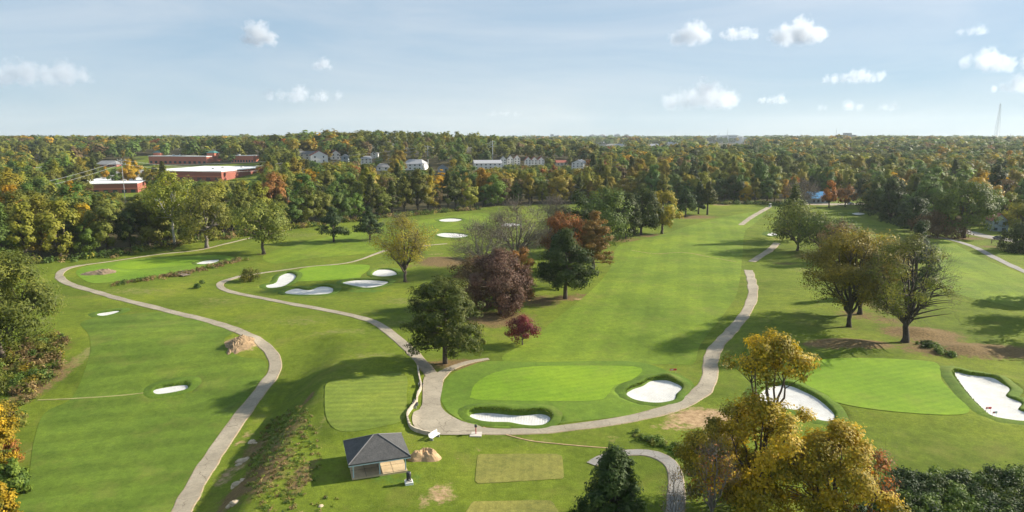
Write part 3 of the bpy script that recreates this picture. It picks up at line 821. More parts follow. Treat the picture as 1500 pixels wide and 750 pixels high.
def grow(h, R, prof="round", cb=0.3, nclump=40, crad=0.22, nleaf=6000, lsize=0.4, seed=0, trunk_r=None, kind="broad", limbs=7, bole=None,
         twigs=0, twig_len=1.5, twig_r=0.02, lean=(0, 0), leaf_of=None, elong=1.5, lobes=0.25, squash=0.85, ecc=(1.0, 1.0), up=0.35, grad=0.0, sub=1, spread=1.0, jit=0.36):
    """one tree: returns (trunk MB, crown arrays) in local coordinates, base at the origin"""
    rng = np.random.default_rng(seed)
    tr = trunk_r or 0.028 * h
    wood = MB()
    f = PROF[prof]
    z0 = cb * h; H = h - z0
    ph = rng.random(4) * 6.28
    def lobe(a, t):
        return 1 + lobes * (np.sin(2 * a + ph[0] + 3 * t) * 0.5 + np.sin(3 * a + ph[1] - 5 * t) * 0.4 + np.sin(5 * a + ph[2] + 9 * t) * 0.3)
    lean = np.array([lean[0], lean[1]])
    def axis_at(z):
        return np.array([*(lean * (max(z, 0.0) / h) ** 1.5), z])
    C = []; RD = []
    if kind == "broad" or kind == "bare":
        k = nclump
        tt = rng.random(k * 3) ** 0.85
        wgt = f(tt) + 0.15
        tt = rng.choice(tt, size=k, p=wgt / wgt.sum())
        az = (np.arange(k) * 2.39996 + rng.normal(size=k) * 0.4) % 6.283
        rho = np.where(rng.random(k) < 0.72, 0.72 + 0.22 * rng.random(k), 0.2 + 0.5 * rng.random(k))
        rr = R * f(tt) * rho * lobe(az, tt)
        cr = crad * R * (0.65 + 0.7 * rng.random(k))
        rr = np.maximum(0, rr - 0.35 * cr)
        ax = np.array([axis_at(z0 + t * H) for t in tt])
        C = ax + np.stack([np.cos(az) * rr * ecc[0], np.sin(az) * rr * ecc[1], -0.3 * cr * tt], 1)
        RD = cr[:, None] * np.array([1.0, 1.0, squash])
        # limbs
        bz = bole if bole is not None else max(cb * 0.9, 0.16)
        bz = bz * h
        trunk = np.array([axis_at(z) for z in np.linspace(-0.3, bz, 5)])
        trunk[1:-1, :2] += rng.normal(size=(3, 2)) * tr * 0.3
        wood.tube(trunk, np.array([tr * 1.5, tr * 1.08, tr * 0.95, tr * 0.9, tr * 0.85]), 8)
        L = []
        for i in range(limbs):
            a = (i + 0.5 * rng.random()) / limbs * 6.283 + ph[3]
            tz = 0.45 + 0.5 * rng.random() if i else 0.96
            out = 0.62 * R * f(np.array(min(tz, 0.9))) * (lobe(a, tz) if i else 0.1)
            s0 = axis_at(bz * (0.72 + 0.28 * rng.random()))
            e0 = axis_at(z0 + tz * H * 0.92) + np.array([math.cos(a) * out * ecc[0], math.sin(a) * out * ecc[1], 0])
            mid = s0 * 0.5 + e0 * 0.5 + np.array([math.cos(a) * out * 0.12, math.sin(a) * out * 0.12, (e0[2] - s0[2]) * 0.02])
            P = bez(s0, mid, e0, 9); P[1:-1] += rng.normal(size=(7, 3)) * 0.012 * h
            r = tr * 0.55 * (1 - np.linspace(0, 1, 9)) ** 0.8 + 0.018 + 0.012 * tr
            wood.tube(P, r, 6); L.append((P, r))
        LP = np.concatenate([l[0][1:] for l in L]); LR = np.concatenate([l[1][1:] for l in L])
        ends = []
        for j in range(len(C)):
            d = np.linalg.norm(LP - C[j], axis=1) + np.maximum(0, LP[:, 2] - C[j][2] + 0.08 * h) * 1.5
            q = int(np.argmin(d)); s0 = LP[q]
            mid = (s0 + C[j]) / 2 + rng.normal(size=3) * 0.015 * h + np.array([0, 0, 0.02 * h])
            P = bez(s0, mid, C[j], 5)
            wood.tube(P, np.linspace(min(LR[q] * 0.7, 0.3 * tr), 0.012 + 0.02 * tr, 5), 4)
            ends.append((P, C[j]))
            for _ in range(sub if kind == "bare" else 0):
                d2 = rng.normal(size=3); d2[2] = abs(d2[2]) * 0.7 + 0.2; d2 /= np.linalg.norm(d2)
                st = P[rng.integers(2, 5)]
                wood.tube(np.array([st, st + d2 * cr[j] * 0.6, st + d2 * cr[j] * 1.2 + rng.normal(size=3) * 0.15 * cr[j]]), np.array([0.05, 0.03, 0.012]) * (tr / 0.4), 3)
    else:  # pine / cedar: whorls of near-horizontal boughs round a straight leader
        P = np.array([axis_at(z) for z in np.linspace(-0.3, h * 0.97, 9)])
        P[2:-1, :2] += rng.normal(size=(6, 2)) * tr * 0.25
        wood.tube(P, np.linspace(tr * 1.2, 0.03, 9) ** 1.0, 8)
        nb = nclump
        tt = np.sort(rng.random(nb)) ** 0.95
        for j in range(nb):
            t = tt[j]; a = j * 2.39996 + rng.normal() * 0.5
            ln = R * float(f(np.array(t))) * min(1.0, (0.62 + 0.42 * rng.random()) * float(lobe(a, t)))
            z = z0 + t * H
            s0 = axis_at(z)
            rise = (0.10 + 0.35 * t) * ln * (1 if kind == "pine" else 1.3) - 0.08 * ln
            e0 = s0 + np.array([math.cos(a) * ln * ecc[0], math.sin(a) * ln * ecc[1], rise * (0.6 + 0.8 * rng.random())])
            mid = (s0 + e0) / 2 + np.array([0, 0, -0.06 * ln])
            B = bez(s0, mid, e0, 6)
            wood.tube(B, np.linspace(0.28 * tr * (1 - 0.6 * t) + 0.02, 0.015, 6), 4)
            m = 3 if ln > 0.4 * R else 2
            for q in range(m):
                u = 1.0 - q * 0.27 + rng.normal() * 0.05
                c = s0 + (e0 - s0) * u + rng.normal(size=3) * 0.05 * R
                C.append(c); r = crad * R * (0.75 + 0.5 * rng.random()) * (1 - 0.12 * q)
                RD.append((r, r, r * squash))
        C.append(axis_at(h * 0.97)); RD.append((crad * R * 0.7,) * 2 + (crad * R * 0.9,))
        C = np.array(C); RD = np.array(RD); ends = []
    clump_v = rng.random(len(C))
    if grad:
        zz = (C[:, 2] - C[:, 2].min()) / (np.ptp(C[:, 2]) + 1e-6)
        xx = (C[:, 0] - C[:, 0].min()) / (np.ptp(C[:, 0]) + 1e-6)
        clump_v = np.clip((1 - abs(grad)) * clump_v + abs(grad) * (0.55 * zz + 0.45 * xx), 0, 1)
    keep = np.ones(len(C), bool)
    if leaf_of is not None: keep = leaf_of(C, rng)
    crown = None
    if nleaf and keep.any():
        crown = leaves(rng, C[keep], RD[keep], nleaf, lsize, up, elong, clump_v[keep], ctr=np.array([0, 0, z0 + 0.38 * H]), spread=spread, jit=jit)
    tw = None
    if twigs:
        n = twigs
        k = rng.integers(0, len(C), n)
        ctr = np.array([0, 0, z0 + 0.15 * H])
        d = rng.normal(size=(n, 3)) * 0.75 + (C[k] - ctr) / (np.linalg.norm(C[k] - ctr, axis=1, keepdims=True) + 1e-6)
        d /= np.linalg.norm(d, axis=1, keepdims=True)
        st = C[k] + rng.normal(size=(n, 3)) * RD[k] * 0.45
        ln = twig_len * (0.5 + rng.random(n))[:, None]
        sd = np.cross(d, rng.normal(size=(n, 3))); sd /= np.linalg.norm(sd, axis=1, keepdims=True) + 1e-9
        b2 = np.cross(d, sd)
        bend = st + d * ln * 0.55 + rng.normal(size=(n, 3)) * 0.08 * twig_len
        tip = st + d * ln + np.array([0, 0, 0.1]) * ln
        V = np.stack([st + sd * twig_r, st - sd * twig_r * 0.5 + b2 * twig_r, st - sd * twig_r * 0.5 - b2 * twig_r, bend + sd * twig_r * 0.6, bend - sd * twig_r * 0.3 + b2 * twig_r * 0.5, bend - sd * twig_r * 0.3 - b2 * twig_r * 0.5, tip], 1).reshape(-1, 3)
        o = np.arange(n)[:, None] * 7
        Qd = np.concatenate([o + np.array([[0, 1, 4, 3]]), o + np.array([[1, 2, 5, 4]]), o + np.array([[2, 0, 3, 5]])])
        Tt = np.concatenate([o + np.array([[3, 4, 6]]), o + np.array([[4, 5, 6]]), o + np.array([[5, 3, 6]])])
        tw = (V, Qd, Tt)
    return wood, crown, tw

def plant_tree(name, label, cat, p, h, R, pal, group=None, barkm=None, pal2=None, rz=0.0, **kw):
    wood, crown, tw = grow(h, R, **kw)
    root = empty(name, p, rz)
    tag(root, label, cat, group)
    o = wood.build("trunk", barkm or BARK, root, True)
    if crown is not None:
        V, Qd, v = crown
        obj("crown", mesh_from("crown", V, Qd, attr={"v": v}), LEAF[pal], root)
    if tw is not None:
        V, Qd, Tt = tw
        obj("twigs", mesh_from("twigs", V, Qd, Tt), TWIG, root)["kind"] = "stuff"
    return root

def hero(name, label, cat, px, py, top, wpx, pal, **kw):
    """a single tree: foot at a ground pixel, crown as wide and as tall as the photo shows"""
    p = pt(px, py)
    h = height_to(p, top); R = 0.5 * wpx * mperpx(p) * (1.12 if kw.get('kind') != 'cedar' else 1)
    if p.y > 215 and kw.get('nleaf', 0) > 3000:          # far enough for fewer, larger leaf sprays
        kw['nleaf'] = int(kw['nleaf'] * 0.62); kw['lsize'] = kw['lsize'] * 1.25
    return plant_tree(name, label, cat, p, h, R, pal, **kw)

# --- trees standing on the course
hero("pine_tree", "bushy olive-tipped pine beside the path junction above the tee", "pine tree", 652, 530, 417, 100, "pine", kind="pine", prof="pineround", cb=0.20, nclump=86, crad=0.19, nleaf=24000, lsize=0.21, elong=2.4, squash=0.62, seed=11, grad=0.45, lobes=0.3)
hero("maple_tree", "small round red maple standing alone on the fairway slope", "maple tree", 765, 503, 462, 50, "red", prof="dome", cb=0.20, nclump=44, crad=0.26, nleaf=6500, lsize=0.17, seed=3, trunk_r=0.14, bole=0.22)
hero("pine_tree", "tall dark green pine at the fairway edge beside the burgundy oak", "pine tree", 828, 437, 337, 84, "dark", kind="pine", prof="pine", cb=0.20, nclump=90, crad=0.19, nleaf=21000, lsize=0.25, elong=2.2, squash=0.7, seed=25, grad=0.3, lobes=0.28)
hero("pine_tree", "smaller dark pine tucked behind the tall fairway pine", "pine tree", 815, 420, 345, 50, "bluepine", kind="pine", prof="pine", cb=0.18, nclump=50, crad=0.22, nleaf=9000, lsize=0.3, elong=2.0, squash=0.7, seed=26)
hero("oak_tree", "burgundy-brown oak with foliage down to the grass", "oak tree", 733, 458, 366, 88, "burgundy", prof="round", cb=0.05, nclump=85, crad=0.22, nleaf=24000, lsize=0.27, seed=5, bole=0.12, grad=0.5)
hero("oak_tree", "lower grey-green tinged oak leaning out from the burgundy oak", "oak tree", 700, 448, 372, 86, "brownleaf", prof="round", cb=0.06, nclump=60, crad=0.22, nleaf=13000, lsize=0.28, seed=6, bole=0.12)
hero("oak_tree", "dusky red-topped tree at the back of the burgundy oak clump", "oak tree", 762, 436, 362, 52, "rust", prof="oval", cb=0.08, nclump=40, crad=0.26, nleaf=8000, lsize=0.3, seed=7, bole=0.15)
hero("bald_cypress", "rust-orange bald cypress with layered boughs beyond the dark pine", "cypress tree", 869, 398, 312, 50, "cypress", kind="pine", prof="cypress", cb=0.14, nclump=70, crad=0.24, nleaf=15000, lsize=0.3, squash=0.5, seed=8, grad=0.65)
hero("maple_tree", "orange-crowned broadleaf tree behind the dark pine", "maple tree", 830, 396, 306, 68, "rust", prof="round", cb=0.12, nclump=60, crad=0.24, nleaf=13000, lsize=0.34, seed=9, grad=0.45)
hero("bare_tree", "grey leafless spreading tree above the burgundy oak", "bare tree", 706, 402, 325, 84, "brownleaf", kind="bare", prof="round", cb=0.22, nclump=70, crad=0.26, nleaf=500, lsize=0.2, twigs=2600, twig_len=2.2, twig_r=0.028, seed=12, barkm=BARK_GREY, limbs=10, bole=0.16, sub=3)
hero("bare_tree", "taller leafless grey-brown tree behind the spreading bare one", "bare tree", 757, 394, 298, 92, "brownleaf", kind="bare", prof="round", cb=0.25, nclump=80, crad=0.26, nleaf=1500, lsize=0.25, twigs=3000, twig_len=2.4, twig_r=0.03, seed=13, barkm=BARK_GREY, limbs=10, bole=0.2, sub=3)
hero("bare_tree", "violet-grey leafless tree in front of the dark evergreen row", "bare tree", 812, 372, 293, 64, "brownleaf", kind="bare", prof="dome", cb=0.2, nclump=80, crad=0.28, nleaf=900, lsize=0.25, twigs=3200, twig_len=2.2, twig_r=0.032, seed=14, barkm=BARK_GREY, limbs=9, bole=0.16, sub=3)
hero("elm_tree", "spreading vase-shaped tree with thin ochre leaves and fanned limbs", "elm tree", 593, 413, 318, 100, "mustard", prof="vase", cb=0.20, nclump=95, crad=0.19, nleaf=9500, lsize=0.24, twigs=2200, twig_len=1.9, twig_r=0.022, seed=15, limbs=13, bole=0.20, trunk_r=0.42, barkm=BARK)
hero("oak_tree", "rounded olive tree with forked trunk on the grass below the wood", "oak tree", 386, 372, 289, 84, "olive", prof="round", cb=0.24, nclump=62, crad=0.22, nleaf=12000, lsize=0.36, seed=16, bole=0.26)
hero("oak_tree", "tall olive-green tree with pale trunk where the track meets the wood", "oak tree", 303, 363, 272, 78, "olive", prof="oval", cb=0.22, nclump=62, crad=0.22, nleaf=12000, lsize=0.38, seed=17, bole=0.28, barkm=BARK_GREY)
hero("sycamore_tree", "sycamore with white-barked trunk rising out of the wood edge", "sycamore tree", 256, 361, 253, 78, "lime", prof="round", cb=0.38, nclump=55, crad=0.21, nleaf=9000, lsize=0.42, seed=18, bole=0.5, trunk_r=0.42, barkm=bark("bark_white", (.22, .21, .19), (.5, .48, .45)))
hero("pine_tree", "dark pine with flat boughs on the strip below the wood, beside its twin", "pine tree", 489, 355, 305, 50, "bluepine", kind="pine", prof="pine", cb=0.24, nclump=50, crad=0.2, nleaf=9000, lsize=0.3, squash=0.5, elong=2.0, seed=19)
hero("pine_tree", "narrower dark pine next to the ochre vase-shaped tree", "pine tree", 542, 352, 304, 40, "bluepine", kind="pine", prof="pine", cb=0.22, nclump=46, crad=0.22, nleaf=8000, lsize=0.3, squash=0.55, elong=2.0, seed=20)
hero("shrub", "small round olive shrub at the bend of the climbing path", "shrub", 367, 410, 391, 30, "olive", prof="dome", cb=0.08, nclump=30, crad=0.3, nleaf=2500, lsize=0.22, seed=21, bole=0.1, trunk_r=0.1)
hero("shrub", "low dark shrub on the open rough, the larger of a pair", "shrub", 289, 421, 414, 12, "green", prof="dome", cb=0.04, nclump=14, crad=0.34, nleaf=700, lsize=0.2, seed=22, bole=0.08, trunk_r=0.06)
hero("shrub", "tiny dark shrub on the open rough, the smaller of a pair", "shrub", 296, 415, 410, 9, "green", prof="dome", cb=0.04, nclump=12, crad=0.34, nleaf=500, lsize=0.2, seed=23, bole=0.08, trunk_r=0.06)
hero("shrub", "little olive bush at the foot of the bushy pine", "shrub", 702, 500, 486, 16, "olive", prof="dome", cb=0.04, nclump=16, crad=0.34, nleaf=1100, lsize=0.2, seed=24, bole=0.08, trunk_r=0.06)
# evergreen row along the fairway
ROW = [(846, 372, 283, 66, "dark", "dome", "dark dense magnolia at the near end of the fairway row"),
       (884, 356, 274, 86, "green", "oval", "largest dense green magnolia of the fairway row"),
       (915, 350, 279, 46, "dark", "oval", "slim dark magnolia between two larger ones in the fairway row"),
       (939, 344, 274, 58, "dark", "round", "dark tree with visible trunk next to the golden one in the fairway row")]
for i, (px, py, top, w, pal, pf, lab) in enumerate(ROW):
    hero("magnolia_tree", lab, "magnolia tree", px, py, top, w, pal, prof=pf, cb=0.06 if i < 3 else 0.2, nclump=60, crad=0.23, nleaf=12000, lsize=0.42, seed=30 + i, bole=0.15, grad=0.3)
hero("maple_tree", "golden-yellow and green tree at the end of the magnolia row", "maple tree", 970, 341, 277, 48, "mustard", prof="round", cb=0.18, nclump=50, crad=0.24, nleaf=9000, lsize=0.42, seed=35, bole=0.2, grad=0.5)
hero("pine_tree", "dark bushy pine beyond the golden tree on the fairway edge", "pine tree", 1004, 318, 278, 34, "dark", kind="pine", prof="pine", cb=0.2, nclump=40, crad=0.24, nleaf=5000, lsize=0.45, seed=36)
hero("pine_tree", "dark pine between two others at the far fairway edge", "pine tree", 1023, 314, 268, 28, "bluepine", kind="pine", prof="pine", cb=0.22, nclump=40, crad=0.24, nleaf=5000, lsize=0.45, seed=37)
hero("pine_tree", "tall brownish pine with bare lower trunk ending the fairway row", "pine tree", 1036, 315, 266, 27, "pine", kind="pine", prof="pine", cb=0.3, nclump=40, crad=0.24, nleaf=4500, lsize=0.45, seed=38)
# clump beyond the yellow pair
hero("pine_tree", "dark pine heading the clump beside the far cart path", "pine tree", 1160, 352, 274, 58, "pine", kind="pine", prof="pine", cb=0.14, nclump=56, crad=0.23, nleaf=9000, lsize=0.4, seed=40)
hero("oak_tree", "dark green oak low in the clump beside the far cart path", "oak tree", 1168, 366, 298, 84, "olive", prof="round", cb=0.1, nclump=50, crad=0.24, nleaf=9000, lsize=0.38, seed=41, bole=0.15)
hero("oak_tree", "bronze-olive oak of the clump beside the far cart path", "oak tree", 1204, 372, 308, 96, "green", prof="round", cb=0.12, nclump=54, crad=0.23, nleaf=8500, lsize=0.36, seed=42, bole=0.16, twigs=600, twig_len=1.8)
hero("oak_tree", "olive oak at the lower end of the clump beside the far cart path", "oak tree", 1228, 384, 322, 60, "brownleaf", prof="round", cb=0.12, nclump=46, crad=0.24, nleaf=7000, lsize=0.36, seed=142, bole=0.16)
# the yellow pair and the half-bare tree
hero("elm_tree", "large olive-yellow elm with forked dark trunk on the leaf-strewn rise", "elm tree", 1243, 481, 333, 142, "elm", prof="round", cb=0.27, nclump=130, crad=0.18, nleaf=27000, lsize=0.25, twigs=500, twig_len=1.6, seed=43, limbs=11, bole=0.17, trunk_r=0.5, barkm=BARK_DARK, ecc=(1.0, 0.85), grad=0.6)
hero("elm_tree", "second yellow elm close behind the forked olive-yellow elm", "elm tree", 1259, 461, 338, 104, "elm", prof="round", cb=0.32, nclump=80, crad=0.2, nleaf=17000, lsize=0.27, seed=44, limbs=9, bole=0.2, trunk_r=0.5, barkm=BARK_DARK, grad=0.5)
def half_leaf(C, rng):
    return (C[:, 0] < 0.6) & (C[:, 2] > 7.0) | (rng.random(len(C)) < 0.04)
hero("elm_tree", "half bare elm with olive leaves on one side and naked boughs opposite", "elm tree", 1325, 503, 345, 140, "olive", prof="round", cb=0.26, nclump=150, crad=0.15, nleaf=10500, lsize=0.24, twigs=2400, twig_len=1.7, twig_r=0.015, seed=45, limbs=14, bole=0.20, trunk_r=0.62, barkm=BARK_DARK, leaf_of=half_leaf, ecc=(1.0, 0.85))
hero("pine_tree", "blue-green conifer standing behind the half bare elm", "pine tree", 1338, 432, 328, 62, "bluepine", kind="pine", prof="pine", cb=0.1, nclump=64, crad=0.22, nleaf=12000, lsize=0.32, seed=46)
# right-hand edge by the road
hero("oak_tree", "massive round green oak with thick trunk beside the road", "oak tree", 1411, 349, 262, 84, "green", prof="round", cb=0.16, nclump=75, crad=0.21, nleaf=16000, lsize=0.42, seed=47, bole=0.2, trunk_r=0.75, barkm=BARK_DARK, grad=0.4)
hero("shrub", "dome-shaped bronze-green tree clipped like a giant bush below the oak", "shrub", 1373, 347, 308, 68, "brownleaf", prof="dome", cb=0.02, nclump=70, crad=0.22, nleaf=12000, lsize=0.36, seed=48, bole=0.1, grad=0.5, lobes=0.08)
hero("shrub", "very dark rounded evergreen beside the rail fence", "shrub", 1494, 368, 326, 56, "dark", prof="dome", cb=0.02, nclump=50, crad=0.24, nleaf=8000, lsize=0.36, seed=49, bole=0.1, lobes=0.1)
hero("maple_tree", "yellow-green tree behind the very dark evergreen by the road", "maple tree", 1492, 340, 298, 48, "lime", prof="round", cb=0.14, nclump=44, crad=0.25, nleaf=7000, lsize=0.4, seed=50)
hero("maple_tree", "maroon tree behind the pale house by the road", "maple tree", 1478, 322, 291, 40, "red", prof="round", cb=0.14, nclump=40, crad=0.25, nleaf=5000, lsize=0.5, seed=51)
hero("maple_tree", "bright orange narrow maple in front of the paved yard", "maple tree", 1214, 304, 266, 24, "orange", prof="oval", cb=0.14, nclump=34, crad=0.3, nleaf=3500, lsize=0.5, seed=52)
hero("maple_tree", "dull red maple next to the bright orange one", "maple tree", 1238, 303, 270, 28, "rust", prof="round", cb=0.2, nclump=34, crad=0.28, nleaf=2600, lsize=0.5, seed=53, twigs=600, twig_len=2.5, twig_r=0.04)
hero("bare_tree", "grey leafless tree beside the blue house beyond the fairway", "bare tree", 1176, 300, 264, 44, "brownleaf", kind="bare", prof="round", cb=0.2, nclump=60, crad=0.28, nleaf=500, lsize=0.4, twigs=1800, twig_len=2.8, twig_r=0.05, seed=54, barkm=BARK_GREY, sub=2)
DK = [(1278, 312, 270, 40, "pine", "pine"), (1305, 322, 262, 46, "dark", "oval"), (1335, 338, 286, 50, "bluepine", "round"), (1352, 330, 262, 44, "green", "oval"), (1290, 300, 258, 40, "green", "round"), (1446, 330, 268, 40, "green", "round")]
DL = ["dark pine at the corner of the paved yard", "tall dark oval tree beside the corner pine", "dark blue-green rounded tree overhanging the dome-shaped bush", "tall green tree between the dark trees and the massive oak", "green round tree behind the corner pine", "green tree between the massive oak and the pale house"]
for i, (px, py, top, w, pal, pf) in enumerate(DK):
    hero("pine_tree" if pf == "pine" else "broadleaf_tree", DL[i], "tree", px, py, top, w, pal, kind="pine" if pf == "pine" else "broad", prof=pf, cb=0.1, nclump=55, crad=0.24, nleaf=8000, lsize=0.45, seed=60 + i, bole=0.15)
# trees past the frame edge whose long shadows cross the fairway by the half bare elm
for i, (px, py, hgt, R) in enumerate([(1600, 468, 18, 10), (1650, 500, 19, 10), (1570, 438, 16, 8), (1625, 405, 15, 7)]):
    p = pt(px, py)
    plant_tree("broadleaf_tree", "green broadleaf tree in the line along the far side of the fairway", "tree", p, hgt, R, "green", group="trees lining the far side of the fairway", prof="round", cb=0.15, nclump=50, crad=0.24, nleaf=5000, lsize=0.5, seed=70 + i)

# --- foreground trees
def fg(name, label, cat, px, D, h, R, pal, **kw):
    p = far(px, D); p.z = gz1(p.x, p.y)
    return plant_tree(name, label, cat, p, h, R, pal, **kw)
def gold_top(C, rng):
    return ~((C[:, 2] > 11.5) & (C[:, 2] < 15.0))
fg("maple_tree", "tall golden autumn tree with a high separate tuft on a bare fork", "maple tree", 1117, 76, 20.0, 5.9, "gold", prof="dome", cb=0.76, nclump=36, crad=0.20, nleaf=7500, lsize=0.22, seed=81, limbs=7, bole=0.5, trunk_r=0.30, barkm=BARK, ecc=(1.0, 0.7), elong=1.3, lobes=0.3)
fg("maple_tree", "broad golden autumn tree with its crown down to the path", "maple tree", 1108, 72, 13.9, 8.4, "gold", prof="round", cb=0.10, nclump=90, crad=0.165, nleaf=30000, lsize=0.22, seed=82, limbs=9, bole=0.2, trunk_r=0.34, elong=1.3, lobes=0.32, grad=0.25)
fg("maple_tree", "lower golden-olive tree spreading next to the creeper thicket", "maple tree", 1212, 69, 12.2, 6.8, "gold", prof="round", cb=0.08, nclump=75, crad=0.17, nleaf=22000, lsize=0.21, seed=83, limbs=8, bole=0.2, trunk_r=0.3, elong=1.3, lobes=0.3, grad=0.35)
fg("maple_tree", "smaller golden tree behind the pale leafless sapling", "maple tree", 1040, 73, 11.2, 4.6, "gold", prof="round", cb=0.12, nclump=55, crad=0.2, nleaf=11000, lsize=0.2, seed=181, limbs=7, bole=0.2, trunk_r=0.2, elong=1.3, lobes=0.3)
fg("bare_tree", "thin sparsely leaved sapling at the end of the golden trees", "bare tree", 1272, 68, 9.4, 3.0, "orange", kind="bare", prof="oval", cb=0.3, nclump=44, crad=0.3, nleaf=1100, lsize=0.2, twigs=700, twig_len=1.0, twig_r=0.010, seed=84, barkm=BARK, limbs=7, bole=0.3, trunk_r=0.11, sub=2)
fg("bare_tree", "pale grey leafless sapling in front of the golden trees", "bare tree", 1040, 68, 10.5, 3.4, "orange", kind="bare", prof="vase", cb=0.22, nclump=70, crad=0.26, nleaf=350, lsize=0.18, twigs=900, twig_len=1.0, twig_r=0.010, seed=85, barkm=BARK_GREY, limbs=9, bole=0.22, trunk_r=0.12, sub=3)
fg("bare_tree", "thin leafless grey sapling over the hooked grey path", "bare tree", 985, 66, 8.0, 2.6, "straw", kind="bare", prof="vase", cb=0.2, nclump=50, crad=0.28, nleaf=150, lsize=0.15, twigs=500, twig_len=0.8, twig_r=0.009, seed=86, barkm=BARK_GREY, limbs=8, bole=0.2, trunk_r=0.08, sub=3)
fg("cedar_tree", "dark ragged cone-shaped cedar beside the hooked grey path", "cedar tree", 897, 67.5, 9.2, 5.0, "dark", kind="cedar", prof="cone", cb=0.02, nclump=170, crad=0.125, nleaf=24000, lsize=0.16, elong=2.2, squash=1.0, seed=87, trunk_r=0.22, barkm=BARK_DARK, lobes=0.45)
hero("willow_tree", "big feathery green willow over the brambles beside the valley fairway", "willow tree", 2, 528, 362, 158, "willow", prof="round", cb=0.14, nclump=100, crad=0.19, nleaf=26000, lsize=0.24, elong=2.4, seed=88, bole=0.2, trunk_r=0.45, grad=0.4, lobes=0.2)
hero("maple_tree", "yellow-green tree crown behind the big feathery willow", "maple tree", -8, 440, 368, 70, "lime", prof="round", cb=0.15, nclump=50, crad=0.24, nleaf=9000, lsize=0.28, seed=89)
hero("maple_tree", "orange and gold autumn tree beside the valley fairway below the brambles", "maple tree", -10, 700, 588, 78, "gold", prof="round", cb=0.1, nclump=60, crad=0.22, nleaf=14000, lsize=0.2, seed=90, grad=-0.2)
hero("shrub", "russet bush between the golden tree and the glossy green bush", "shrub", 8, 690, 628, 46, "rust", prof="dome", cb=0.05, nclump=36, crad=0.28, nleaf=6000, lsize=0.18, seed=91, bole=0.1, trunk_r=0.1)
hero("shrub", "glossy green bush at the edge of the valley fairway", "shrub", 22, 724, 672, 42, "fresh", prof="dome", cb=0.03, nclump=36, crad=0.28, nleaf=5000, lsize=0.24, seed=92, bole=0.1, trunk_r=0.1)
hero("shrub", "bright yellow bush below the glossy green one", "shrub", 0, 775, 704, 50, "gold", prof="dome", cb=0.03, nclump=36, crad=0.28, nleaf=6000, lsize=0.2, seed=93, bole=0.1, trunk_r=0.1)

# ------------------------------------------------------------------ the buildings (placed before the woods, which leave them in view)
SHOW = []      # picture ranges kept open in front of buildings: px0, px1, lowest visible row, distance
M_WHITE = plain("white_siding", (.74, .73, .70), 0.7, 0.05, 1.0)
M_CREAM = plain("cream_siding", (.60, .56, .48), 0.7, 0.06, 1.0)
M_BLUEW = plain("blue_siding", (.24, .30, .35), 0.7, 0.08, 1.0)
M_BRICK = plain("red_brick", (.46, .15, .095), 0.85, 0.15, 2.0)
M_BRICKD = plain("dark_brick", (.27, .085, .06), 0.85, 0.15, 2.0)
M_ROOFW = plain("white_membrane", (.78, .78, .77), 0.6, 0.05, 0.3)
M_ROOFG = plain("grey_shingle", (.17, .175, .19), 0.9, 0.15, 1.0)
M_ROOFL = plain("pale_shingle", (.32, .33, .36), 0.9, 0.12, 1.0)
M_ROOFT = plain("teal_metal", (.05, .16, .14), 0.5, 0.1, 1.0)
M_ROOFB = plain("blue_metal", (.03, .20, .42), 0.5, 0.1, 1.0)
M_GLASS = plain("window_glass", (.03, .045, .06), 0.15, 0.2, 1.0)
M_CITY = plain("pale_concrete", (.42, .43, .45), 0.8, 0.1, 0.05)
M_METAL = plain("galvanised_steel", (.45, .46, .47), 0.45, 0.1, 1.0, metal=0.4)
M_WOODP = plain("weathered_timber", (.19, .15, .115), 0.9, 0.2, 3.0)

def gable_house(name, label, cat, px, py, wpx, eave, ridge, depth, wall, roofm, rz=0.0, storeys=2, bays=3, hip=0.0, group=None, show=None):
    p = at(px, py); p.z -= 0.4
    w = wpx * mperpx(p)
    root = empty(name, p, rz); tag(root, label, cat, group)
    m = MB(); m.box((0, 0, eave / 2), (w, depth, eave)); m.build("wall", wall, root)
    e = 0.5; m = MB()
    X, Y = w / 2 + e, depth / 2 + e
    hx = X if hip == 0 else X - hip
    V = [(-X, -Y, eave - .1), (X, -Y, eave - .1), (X, Y, eave - .1), (-X, Y, eave - .1), (-hx, 0, ridge), (hx, 0, ridge)]
    m.add(V, [(0, 1, 5, 4), (2, 3, 4, 5), (0, 3, 2, 1)], [(0, 4, 3), (1, 2, 5)])
    m.build("roof", roofm, root)
    for s in range(storeys):
        for b in range(bays):
            x = (b + 0.5) / bays * w - w / 2
            z = (s + 0.55) * eave / storeys
            m = MB(); m.box((x, -depth / 2 - 0.02, z), (min(1.4, w / bays * 0.5), 0.12, eave / storeys * 0.45)); m.build("window", M_GLASS, root)
    pxr, pyr, _ = proj(p.x, p.y - depth / 2, p.z + 0.3 * eave)
    SHOW.append((px - wpx / 2, px + wpx / 2, show if show is not None else pyr - 1, p.y))
    return root

